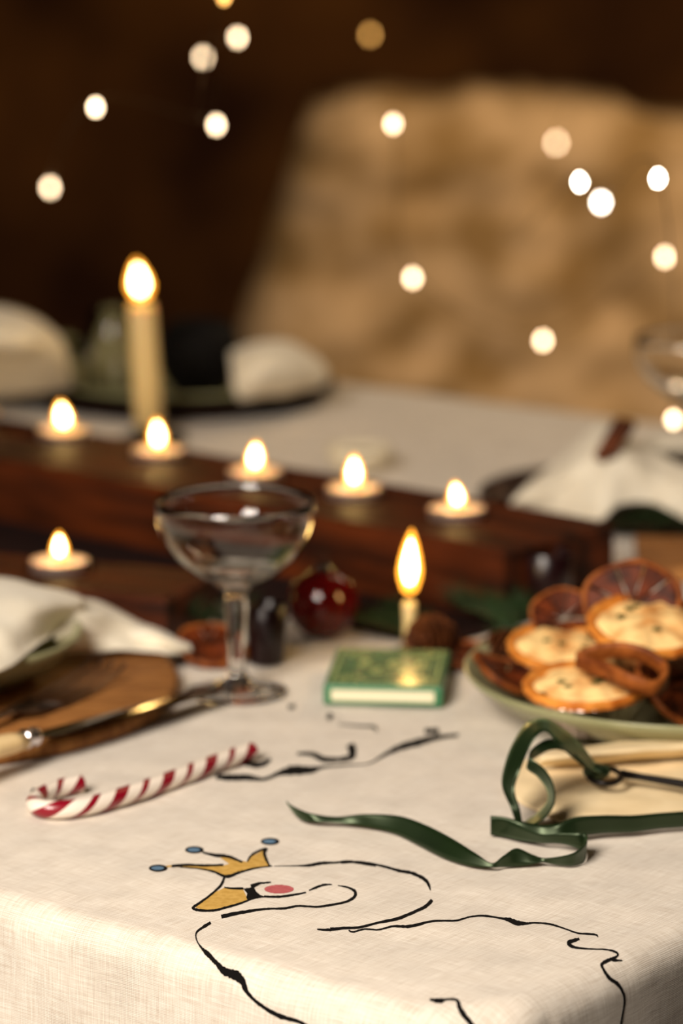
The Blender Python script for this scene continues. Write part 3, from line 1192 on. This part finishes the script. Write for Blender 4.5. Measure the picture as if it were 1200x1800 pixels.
def knife():
    z = 0.017
    a, b_ = P(62, 1296, z), P(385, 1203, 0.012)
    d = b_ - a
    d.z = 0
    ln = d.length
    t = thing('table_knife', 'table knife with cream bone handle and silver collar, dark blade', 'knife', (a.x, a.y, 0.0108), math.atan2(d.y, d.x))
    t.rotation_euler = (-0.042, 0.042, math.atan2(d.y, d.x))
    bm = bmesh.new()
    prev = None
    st = [(0, .003, .003), (0.006, .005, .003), (0.02, .0085, .0022), (ln * .5, .0092, .002), (ln * .85, .0098, .0018), (ln * .94, .0085, .0014), (ln * .985, .005, .001), (ln, .001, .0006)]
    for x, w, th in catmull(st, 5):
        zz = 0.0062 - 0.0008 * x / ln
        c = []
        for k in range(13):
            s = -1 + 2 * k / 12
            c.append(bm.verts.new((x, s * w, zz + th * (1 - s * s) * 0.12)))
        for k in range(11, 0, -1):
            s = -1 + 2 * k / 12
            c.append(bm.verts.new((x, s * w, zz - th * (1 - s * s) * 0.5)))
        if prev:
            for k in range(len(c)):
                bm.faces.new((prev[k], prev[(k + 1) % len(c)], c[(k + 1) % len(c)], c[k]))
        prev = c
    bmesh.ops.recalc_face_normals(bm, faces=bm.faces)
    obj('blade', bm, M_blade, t)
    bm = bmesh.new()
    tube(bm, [(-0.010, 0, .0066), (-0.0085, 0, .0066), (-0.006, 0, .0066), (-0.004, 0, .0066), (-0.002, 0, .0066), (0.0005, 0, .0066), (0.002, 0, .0064)],
         [.0052, .0058, .0046, .0043, .0054, .0050, .003], 24)
    obj('collar', bm, M_silver, t)
    bm = bmesh.new()
    tube(bm, [(-0.10, 0, .0075), (-0.098, 0, .0075), (-0.06, 0, .0075), (-0.02, 0, .007), (-0.010, 0, .0067)], [.004, .0072, .0072, .0062, .005], 20)
    h_ = obj('handle', bm, M_bone, t)
    h_.scale = (1, 1.15, 0.9)


knife()

# ---------------------------------------------------------------- pie plate at right
pr_ = P(1205, 1172, 0.028)
plate('serving_plate', 'sage green serving plate holding mince pies at right', (pr_.x, pr_.y, 0), 0.127, 0.027, M_sage, foot=0.60)


def mince_pie(label, px, py, ztop, r=0.034, tilt=(0, 0), seed=0):
    p = P(px, py, ztop)
    hgt = 0.020
    t = thing('mince_pie', label, 'pie', (p.x, p.y, ztop - hgt - 0.004))
    t.rotation_euler = (tilt[0], tilt[1], 0)
    bm = bmesh.new()
    lathe(bm, [(r * 0.68, 0), (r * 0.72, 0.0005), (r * 1.0, hgt - 0.001), (r * 1.03, hgt), (r * 0.985, hgt - 0.001), (r * 0.69, 0.001), (0.001, 0.001)], 96,
          fl=lambda a, rr, z: 1 + (0.018 if rr > r * 0.6 else 0) * math.cos(a * 30))
    obj('foil_cup', bm, M_foil, t)
    bm = bmesh.new()
    lathe(bm, [(r * 0.68, 0.0018), (r * 0.95, hgt - 0.001), (r * 1.01, hgt + 0.002), (r * 0.96, hgt + 0.0048), (r * 0.86, hgt + 0.0035), (r * 0.8, hgt + 0.001), (0.001, hgt + 0.001)], 80,
          fl=lambda a, rr, z: 1 + (0.03 * abs(math.sin(a * 9)) if rr > r * 0.84 else 0))
    obj('crust', bm, M_crustedge, t)
    # star-shaped lid, domed
    bm = bmesh.new()
    n = 64
    prev = None
    for k in range(9):
        f = 1 - k / 8
        ring = []
        for i in range(n):
            a = 2 * PI * i / n
            star = 1 - 0.13 * (0.5 - 0.5 * math.cos(6 * a)) * f
            rr = r * 0.90 * f * star
            z = hgt + 0.0018 + 0.0058 * (1 - f ** 3) + 0.0030 * noise.noise(Vector((rr * math.cos(a) * 110, rr * math.sin(a) * 110, seed * 7)))
            ring.append(bm.verts.new((rr * math.cos(a), rr * math.sin(a), z)))
        if prev:
            for i in range(n):
                bm.faces.new((prev[i], prev[(i + 1) % n], ring[(i + 1) % n], ring[i]))
        prev = ring
    bmesh.ops.remove_doubles(bm, verts=bm.verts, dist=1e-5)
    lid = obj('star_lid', bm, M_crust, t)
    random.seed(int(seed * 100) + 3)
    for k in range(4):
        bm = bmesh.new()
        a, rr = random.uniform(0, 6.28), r * random.uniform(0.2, 0.6)
        bmesh.ops.create_icosphere(bm, subdivisions=2, radius=0.0024,
                                   matrix=Matrix.Translation((rr * math.cos(a), rr * math.sin(a), hgt + 0.0072)) @ Matrix.Diagonal((1.2, 0.8, 0.35, 1)))
        obj('herb_fleck', bm, M_herb, lid)
    return t


mince_pie('front mince pie with star lid, under the curled orange slice', 1032, 1196, 0.038, 0.0345, (0.09, -0.03), 0.3)
mince_pie('rear left mince pie on the plate, half behind the front pie', 984, 1128, 0.040, 0.0310, (0.17, 0.04), 1.1)
mince_pie('uppermost mince pie stacked at the back right of the plate', 1138, 1086, 0.066, 0.0345, (0.26, 0.03), 2.2)
mince_pie('lower mince pie hidden under the uppermost pie', 1150, 1128, 0.040, 0.0335, (0, 0.0), 0.7)
orange_slice('dried orange slice standing behind the uppermost pie', P(1110, 1066, 0.068), (1.15, 0.0, -0.35), 0.028, 0.08)
rg = thing('dried_orange_slice', 'curled loop of dried orange rind lying over the front pie', 'orange slice')
lp_ = [(1012, 1160, .052), (1045, 1147, .056), (1090, 1142, .058), (1135, 1152, .056), (1165, 1174, .050), (1168, 1196, .046), (1147, 1210, .044), (1110, 1199, .047), (1070, 1180, .050), (1035, 1168, .051), (1012, 1160, .052)]
bm = bmesh.new()
lw = catmull([tuple(P(*c)) for c in lp_], 5)
prev = None
for i, c in enumerate(lw[:-1]):
    c = Vector(c)
    t_ = (Vector(lw[i + 1]) - c).normalized()
    n_ = Vector((t_.y, -t_.x, 0)).normalized()
    up_ = (Vector((0, -0.35, 1))).normalized()
    row = [bm.verts.new(c + n_ * a_ * 0.0018 + up_ * b2 * 0.0046) for a_, b2 in ((-1, -1), (0, -1.15), (1, -1), (1, 0), (1, 1), (0, 1.15), (-1, 1), (-1, 0))]
    if prev:
        for k in range(8):
            bm.faces.new((prev[k], prev[(k + 1) % 8], row[(k + 1) % 8], row[k]))
    else:
        first = row
    prev = row
for k in range(8):
    bm.faces.new((prev[k], prev[(k + 1) % 8], first[(k + 1) % 8], first[k]))
bmesh.ops.recalc_face_normals(bm, faces=bm.faces)
obj('rind', bm, M_rind, rg)
orange_slice('dark dried orange slice standing behind the rear left pie', P(990, 1088, 0.048), (1.25, 0.0, 0.1), 0.019, 0.08)
orange_slice('dried orange slice lying at the left rim of the serving plate', P(890, 1180, 0.027), (0.15, 0.35, 0.0), 0.020, 0.12)
orange_slice('dried orange slice resting at the right edge of the serving plate', P(1184, 1216, 0.030), (0.5, 0.4, 0.3), 0.024, 0.12)
random.seed(9)
for k, (x, y) in enumerate(((1150, 1222), (1172, 1232), (1194, 1226), (1164, 1208), (1190, 1244))):
    bm = bmesh.new()
    bmesh.ops.create_icosphere(bm, subdivisions=3, radius=0.0058)
    o = obj('cranberry', bm, M_berry, None, loc=P(x, y, 0.0125))
    tag(o, ('leftmost dark red cranberry on the serving plate', 'dark red cranberry second from the left on the serving plate', 'rightmost dark red cranberry at the frame edge', 'dark red cranberry tucked against the front pie', 'dark red cranberry nearest the front rim of the serving plate')[k], 'berry', 'cranberries on the serving plate')
# ---------------------------------------------------------------- cream folded paper / napkin at right front
fn = thing('folded_napkin', 'flat folded pale cream napkin under the iron rod at right', 'napkin')
bm = patch([
    [(935, 1330, .004), (1010, 1318, .006), (1100, 1308, .008), (1200, 1300, .008), (1330, 1290, .008)],
    [(905, 1352, .003), (1000, 1346, .005), (1100, 1340, .006), (1200, 1334, .006), (1330, 1322, .006)],
    [(890, 1385, .002), (985, 1385, .004), (1100, 1385, .004), (1200, 1378, .005), (1330, 1366, .004)],
    [(930, 1418, .0014), (1010, 1425, .003), (1100, 1428, .003), (1200, 1424, .003), (1330, 1410, .0014)],
    [(985, 1446, .0008), (1050, 1444, .001), (1110, 1441, .001), (1200, 1436, .001), (1330, 1425, .001)]], 8, 8, 0.001, 50)
M_pale_linen = mat('pale_yellow_linen', (232, 208, 164), 0.9, rgb2=(242, 220, 178), nscale=50, bump=0.2, bscale=700)
solid(obj('lower_layer', bm, M_pale_linen, fn), 0.0012, 0)
bm = patch([
    [(960, 1322, .012), (1080, 1306, .015), (1200, 1300, .015), (1330, 1290, .015)],
    [(950, 1332, .014), (1080, 1320, .018), (1200, 1312, .017), (1330, 1300, .017)],
    [(945, 1345, .008), (1080, 1336, .010), (1200, 1328, .010), (1330, 1318, .010)]], 10, 8, 0.001, 50, 3)
solid(obj('upper_fold', bm, M_pale_linen, fn), 0.0012, 0)

# iron rod with ring
ir = thing('candle_snuffer', 'slim black iron rod with a ring end tied with the green ribbon', 'snuffer')
rc = P(1062, 1360, 0.013)
bm = bmesh.new()
tube(bm, [(rc.x + 0.0085 * math.cos(2 * PI * i / 28), rc.y + 0.011 * math.sin(2 * PI * i / 28), 0.012 + 0.001 * math.sin(2 * PI * i / 28)) for i in range(29)], 0.0016, 10, cap=False)
obj('ring', bm, M_iron, ir)
bm = bmesh.new()
r0, r1, r2 = P(1092, 1360, .0125), P(1200, 1378, .0125), P(1420, 1412, .012)
tube(bm, [tuple(r0), tuple(r0.lerp(r1, .3)), tuple(r1), tuple(r2)], [0.0024, 0.0019, 0.0023, 0.0022], 12)
obj('rod', bm, M_iron, ir)
bm = bmesh.new()
lathe(bm, [(0.002, 0.030), (0.006, 0.026), (0.010, 0.012), (0.012, 0.001), (0.011, 0.001), (0.009, 0.012), (0.001, 0.025)], 28, cx=r2.x, cy=r2.y)
obj('bell', bm, M_iron, ir)


# ---------------------------------------------------------------- green satin ribbon
def ribbon_strip(bm, st, n=8):
    """st: (px,py,z, dx,dy,dz): the two edges of the ribbon at each station"""
    ed = [tuple(P(x + dx, y + dy, z + dz)) + tuple(P(x - dx, y - dy, z - dz)) for x, y, z, dx, dy, dz in st]
    d = catmull(ed, n)
    prev = None
    for q in d:
        a, b = Vector(q[:3]), Vector(q[3:])
        a.z = max(a.z, 0.0008)
        b.z = max(b.z, 0.0008)
        row = []
        for k in range(5):
            row.append(bm.verts.new(a.lerp(b, k / 4)))
        if prev:
            for k in range(4):
                bm.faces.new((prev[k], prev[k + 1], row[k + 1], row[k]))
        prev = row


bm = bmesh.new()
# tail from the left tip to the first twist, standing on its lower edge
ribbon_strip(bm, [
    (504, 1411, .0060, -1, -3, .0008), (520, 1428, .0045, -6, -11, .003), (548, 1437, .0042, -4, -8, .002), (590, 1441, .0035, 0, -5, .001), (640, 1442, .0045, 0, -11, .003),
    (695, 1449, .005, 5, -15, .0038), (740, 1467, .005, 8, -17, .004), (785, 1490, .005, 8, -17, .004), (830, 1511, .004, 6, -11, .003),
    (864, 1521, .003, 0, -4, .001), (885, 1514, .004, 0, -10, .003), (910, 1507, .005, -3, -16, .0042), (935, 1510, .004, -2, -9, .002), (955, 1512, .0035, 0, -4, .001),
    (985, 1513, .004, 2, -8, .003), (1010, 1509, .005, 4, -13, .004), (1028, 1497, .0055, 3, -20, .005), (1029, 1483, .006, 0, -18, .005),
    (1014, 1478, .007, 0, -13, .004), (985, 1474, .007, 0, -9, .003), (950, 1474, .006, 0, -8, .003), (915, 1465, .006, 2, -12, .004), (885, 1455, .006, 0, -16, .0045), (862, 1451, .006, 0, -17, .005)])
# long strip leaving to the right
ribbon_strip(bm, [
    (862, 1451, .0065, 0, -17, .005), (885, 1452, .007, 0, -16, .005), (915, 1458, .007, 0, -15, .004), (950, 1462, .006, 0, -12, .003), (985, 1462, .007, -3, -15, .004),
    (1015, 1453, .008, -4, -17, .005), (1060, 1449, .008, 0, -16, .005), (1110, 1448, .0075, 0, -15, .0045), (1160, 1443, .0075, 0, -14, .0045), (1200, 1440, .0075, 0, -14, .0045),
    (1280, 1432, .007, 0, -14, .0045)])
# first tall loop to the ring
ribbon_strip(bm, [
    (912, 1447, .004, 6, 0, 0), (905, 1420, .012, 8, 0, 0), (893, 1385, .020, 11, 3, 0), (900, 1350, .029, 13, 6, 0), (915, 1312, .038, 13, 7, 0), (935, 1282, .045, 9, 11, 0),
    (960, 1275, .047, 0, 11, 0), (985, 1293, .043, -8, 11, .001), (1008, 1315, .034, -10, 10, .001), (1032, 1340, .022, -8, 7, 0), (1050, 1355, .015, -5, 5, 0)])
# second loop
ribbon_strip(bm, [
    (925, 1450, .004, 2, 7, .002), (950, 1435, .007, 5, 6, .002), (968, 1410, .014, 6, 2, .003), (966, 1382, .021, 6, -4, .003), (950, 1358, .028, 6, -7, .003), (928, 1340, .033, 3, -9, .003),
    (940, 1322, .036, -3, -8, .003), (970, 1308, .038, -6, -9, .002), (1005, 1318, .033, -6, -11, .002), (1035, 1345, .020, -5, -8, 0), (1056, 1358, .014, -4, -4, 0)])
ro = obj('ribbon', bm, M_satin)
solid(ro, 0.00035)
tag(ro, 'dark green satin ribbon curling over the cloth, looped on the rod ring', 'ribbon')
bm = bmesh.new()
kp = P(1048, 1356, .014)
bmesh.ops.create_icosphere(bm, subdivisions=2, radius=0.0058, matrix=Matrix.Translation(kp) @ Matrix.Diagonal((1.3, 0.9, 0.8, 1)))
obj('knot', bm, M_satin, ro)


# ---------------------------------------------------------------- greenery
def fir(label, p0, p1, z, seed, nl=0.022, sides=5):
    random.seed(seed)
    a, b = Vector(p0), Vector(p1)
    t = thing('fir_sprig', label, 'greenery')
    d = b - a
    s = Vector((-d.y, d.x, 0)).normalized()
    axes = [(a, b)]
    for k in range(sides):
        q = a.lerp(b, 0.15 + 0.7 * k / sides)
        sg = 1 if k % 2 else -1
        axes.append((q, q + d.normalized() * 0.028 + s * sg * 0.022 + Vector((0, 0, random.uniform(0, 0.008)))))
    bm = bmesh.new()
    bn_ = bmesh.new()
    for u, v in axes:
        tube(bm, [tuple(u), tuple(u.lerp(v, .5) + Vector((0, 0, .001))), tuple(v)], 0.0012, 6)
        L_ = (v - u).length
        n = int(L_ / 0.0008)
        dr = (v - u).normalized()
        for i in range(n):
            c = u.lerp(v, i / n)
            an = random.uniform(0, 2 * PI)
            w = s * math.cos(an) + Vector((0, 0, 1)) * abs(math.sin(an))
            e_ = c + (dr * 0.6 + w).normalized() * nl * random.uniform(0.6, 1)
            if e_.z < 0.001:
                e_.z = 0.001
            side = dr.cross(w).normalized() * 0.0006
            v3 = [bn_.verts.new(c + side), bn_.verts.new(c - side), bn_.verts.new(e_)]
            bn_.faces.new(v3)
            v4 = bn_.verts.new(c.lerp(e_, 0.4) + w * 0.0006)
            bn_.faces.new((v3[0], v3[2], v4))
            bn_.faces.new((v3[1], v4, v3[2]))
    obj('stem', bm, M_bark, t)
    o = obj('needles', bn_, M_needle, t, smooth=False)
    o['kind'] = 'stuff'
    return t


fir('dark fir sprig lying behind the coupe stem', P(300, 1075, .012), P(490, 1110, .008), 0.01, 1)
fir('dark fir sprig between the oak beam and the serving plate', P(905, 1118, .010), P(830, 1040, .010), 0.01, 2)
fir('dark green fir sprig under the right napkin', P(1060, 925, .012), P(1230, 925, .014), 0.01, 3, 0.026)
fir('fir sprig in shadow behind the small candle', P(760, 1130, .006), P(660, 1092, .008), 0.01, 5, 0.016)


def pine_cone(label, loc, rot, ln=0.042, r=0.017):
    t = thing('pine_cone', label, 'pine cone', loc)
    t.rotation_euler = rot
    bm = bmesh.new()
    lathe(bm, [(0.001, 0), (r * 0.5, ln * 0.1), (r * 0.55, ln * 0.4), (r * 0.35, ln * 0.8), (0.001, ln)], 16)
    obj('core', bm, M_cone, t)
    k = 0
    for ring in range(9):
        f = ring / 8
        rr = r * math.sin(PI * (0.18 + 0.74 * f)) ** 0.8
        n = 8 if ring < 7 else 5
        for i in range(n):
            a = 2 * PI * (i + 0.5 * (ring % 2)) / n
            z = ln * (0.06 + 0.86 * f)
            c, s = math.cos(a), math.sin(a)
            bm = bmesh.new()
            w = rr * 0.42
            v = []
            for (q, h_, zz) in ((0.35, -0.6, 0), (0.35, 0.6, 0), (1.0, 1, 0.004), (1.06, 0, 0.0055), (1.0, -1, 0.004)):
                v.append(bm.verts.new((c * rr * q - s * w * h_, s * rr * q + c * w * h_, z + zz)))
            v2 = [bm.verts.new(x.co + Vector((0, 0, 0.0012))) for x in v]
            bm.faces.new(v)
            bm.faces.new(list(reversed(v2)))
            for j in range(5):
                bm.faces.new((v[j], v2[j], v2[(j + 1) % 5], v[(j + 1) % 5]))
            obj('scale', bm, M_cone, t, smooth=False)
            k += 1
    return t


pine_cone('dark brown pine cone lying right of the small candle', P(836, 1148, .017), (PI / 2, 0, 0.9))
pine_cone('small pine cone in shadow behind the matchbox', P(800, 1112, .015), (PI / 2, 0, -0.9), 0.034, 0.014)
tumbler('votive_cup', 'small dark glass votive cup behind the serving plate', 960, 1075, 0.017, 0.040, M_plum)

# ---------------------------------------------------------------- far place settings
f_ = P(312, 700)
plate('charger_plate', 'dark brown round charger at the far setting behind the candle', (f_.x, f_.y, 0), 0.142, 0.012, M_darkboard, 'charger', foot=0.8)
plate('dinner_plate', 'sage green dinner plate on the far dark charger', (f_.x + 0.003, f_.y, 0.0062), 0.120, 0.016, M_sage, foot=0.6)
o = thing('napkin', 'cream napkin folded on the far sage plate right of the black cup', 'napkin')
bm = patch([
    [(405, 622, .050), (450, 600, .062), (510, 604, .058), (560, 630, .044)],
    [(408, 650, .048), (450, 632, .060), (515, 634, .056), (575, 650, .040)],
    [(412, 680, .036), (455, 668, .044), (515, 664, .042), (572, 668, .032)],
    [(420, 702, .024), (460, 700, .024), (510, 692, .024), (552, 682, .026)]], 6, 6, 0.003, 30)
solid(obj('linen_sheet', bm, M_linen, o), 0.002)
bc = P(352, 690, 0.011)
t = thing('black_cup', 'black round ceramic cup on the far plate behind the tall candle', 'cup', (bc.x, bc.y, 0.0108))
t.scale = (1.2, 1.2, 1.1)
bm = bmesh.new()
lathe(bm, [(0.001, 0), (0.018, 0), (0.027, 0.012), (0.031, 0.030), (0.028, 0.048), (0.022, 0.058), (0.020, 0.058), (0.025, 0.046), (0.028, 0.030), (0.024, 0.013), (0.001, 0.004)], 40)
obj('bowl', bm, M_blackcer, t)
bm = bmesh.new()
tube(bm, catmull([(-0.027, 0, 0.045), (-0.042, 0, 0.042), (-0.043, 0, 0.026), (-0.029, 0, 0.020)], 5), 0.003, 8)
obj('handle', bm, M_blackcer, t)

f2 = P(-150, 704)
plate('charger_plate', 'dark brown round charger at the far left frame edge', (f2.x, f2.y, 0), 0.100, 0.012, M_darkboard, 'charger', foot=0.8)
o = thing('napkin', 'cream napkin bunched on the charger at the far left frame edge', 'napkin')
bm = patch([
    [(-120, 560, .090), (-20, 545, .096), (60, 556, .090), (105, 590, .072)],
    [(-120, 600, .088), (-20, 592, .092), (55, 600, .084), (118, 625, .060)],
    [(-120, 645, .060), (-20, 640, .060), (50, 640, .056), (125, 660, .040)],
    [(-120, 690, .018), (-20, 700, .016), (60, 690, .020), (130, 690, .014)]], 6, 6, 0.006, 25)
solid(obj('linen_sheet', bm, M_linen, o), 0.002)

t = thing('small_dish', 'small white ceramic dish just behind the oak beam', 'dish', P(630, 826))
bm = bmesh.new()
lathe(bm, [(0.001, 0), (0.018, 0), (0.025, 0.010), (0.027, 0.018), (0.026, 0.019), (0.0245, 0.018), (0.022, 0.010), (0.001, 0.004)], 40)
obj('bowl', bm, M_white, t)
bm = bmesh.new()
lathe(bm, [(0.001, 0.012), (0.0225, 0.012), (0.001, 0.0135)], 30)
obj('spice', bm, M_cinn, t)['label'] = 'brown spice filling'

# right place setting
f3 = P(1130, 915)
plate('charger_plate', 'dark brown round charger under the right napkin', (f3.x, f3.y + 0.05, 0), 0.120, 0.010, M_darkboard, 'charger', foot=0.8)
o = thing('napkin', 'white linen napkin with a tall peak right of the oak beam', 'napkin')
bm = patch([
    [(935, 850, .026), (985, 806, .044), (1052, 746, .068), (1105, 770, .062), (1150, 800, .052), (1230, 830, .050)],
    [(915, 868, .024), (985, 835, .044), (1056, 780, .066), (1108, 806, .058), (1160, 836, .046), (1230, 862, .044)],
    [(900, 882, .020), (985, 868, .030), (1058, 836, .048), (1112, 846, .044), (1165, 866, .036), (1230, 892, .032)],
    [(896, 890, .012), (985, 905, .014), (1052, 918, .018), (1090, 884, .030), (1150, 888, .028), (1230, 925, .020)]], 6, 8, 0.003, 35)
solid(obj('linen_sheet', bm, M_linen, o), 0.002)
o = thing('napkin', 'pinkish cream napkin corner at the right frame edge behind the peak', 'napkin')
bm = patch([
    [(1120, 780, .050), (1170, 762, .054), (1240, 760, .052)],
    [(1118, 800, .048), (1170, 790, .052), (1240, 790, .050)],
    [(1130, 830, .022), (1180, 825, .022), (1240, 830, .020)]], 6, 6, 0.003, 30)
solid(obj('linen_sheet', bm, M_linen, o), 0.002)
t = thing('cinnamon_bundle', 'dark cinnamon sticks tied on top of the right napkin', 'cinnamon')
for k in range(3):
    a, b_ = P(1054 + 9 * k, 802 - 3 * k, .062 + .001 * k), P(1088 + 10 * k, 742 + 2 * k, .078)
    bm = bmesh.new()
    tube(bm, [tuple(a), tuple(a.lerp(b_, .5)), tuple(b_)], 0.0042, 10)
    obj('cinnamon_stick', bm, M_cinn, t)
t = thing('fork', 'blurred dark fork lying left of the right napkin', 'fork')
a, b_ = P(845, 882, .0145), P(985, 826, .0165)
bm = bmesh.new()
tube(bm, [tuple(a), tuple(a.lerp(b_, .3)), tuple(a.lerp(b_, .6))], [.004, .003, .003], 8)
obj('handle', bm, M_steel, t)
bm = bmesh.new()
u, v = a.lerp(b_, .58), a.lerp(b_, .75)
tube(bm, [tuple(u), tuple(v)], [.003, .009], 8)
obj('neck', bm, M_steel, t)
dv = (b_ - a).normalized()
sd = Vector((-dv.y, dv.x, 0))
for k in range(4):
    bm = bmesh.new()
    s0 = v + sd * (-.0075 + .005 * k)
    tube(bm, [tuple(s0), tuple(s0 + dv * 0.04)], [.0014, .001], 6)
    obj('tine', bm, M_steel, t)
t = thing('wooden_board', 'brown wooden board right of the oak beam at the frame edge', 'board', (0.200, 2.09, 0), -0.06)
bm = bmesh.new()
box(bm, 0, 0.20, 0, 0.10, 0.0006, 0.012, 0.002)
obj('board', bm, M_board, t, smooth=False)


# ---------------------------------------------------------------- fairy lights
def string(label, bulbs, top, group=None):
    t = thing('fairy_light_string', label, 'fairy lights')
    pts = []
    for px, py, s, kind in bulbs:
        Z = min(4.02, 1 / (0.678 - max(s - 7, 10) / 127.0))
        if kind == 'table':
            Z = 2.28
        if kind == 'near':
            Z = 2.60
        pts.append((PZ(px, py, Z), kind))
    path = [tuple(top)] + [tuple(p + Vector((0, 0, 0.0062))) for p, _ in pts]
    dense = catmull(path, 8)
    bm = bmesh.new()
    tube(bm, dense, 0.0005, 5)
    obj('wire', bm, M_wire, t)
    for p, kind in pts:
        bm = bmesh.new()
        r = 0.0033
        lathe(bm, [(0.0005, -0.0045), (0.0022, -0.0036), (r, -0.0008), (r, 0.0012), (0.0018, 0.0042), (0.0005, 0.005)], 14, cap=True)
        obj('bulb', bm, {'dim': E_bulbdim, 'white': E_bulbwhite}.get(kind, E_bulb), t, loc=p)
    return t


string('string of warm fairy lights hanging at the upper left', [(393, -6, 34, 'dim'), (417, 66, 49, ''), (357, 101, 54, ''), (380, 220, 46, ''), (168, 189, 40, ''), (88, 330, 52, '')],
       (0.1, 5.4, 1.3))
string('string of warm fairy lights hanging across the stone wall', [(650, 61, 58, 'dim'), (691, 218, 45, ''), (725, 489, 49, ''), (954, 599, 50, ''), (1168, 452, 50, '')],
       (0.5, 5.4, 1.3))
string('fairy lights in a loose cluster at the upper right, trailing to the right napkin', [(977, 251, 60, ''), (1019, 320, 35, 'white'), (1056, 356, 50, 'white'), (1156, 314, 33, 'white'), (1183, 738, 42, 'near'),
                                                               (1103, 860, 30, 'table')], (1.0, 5.4, 1.3))
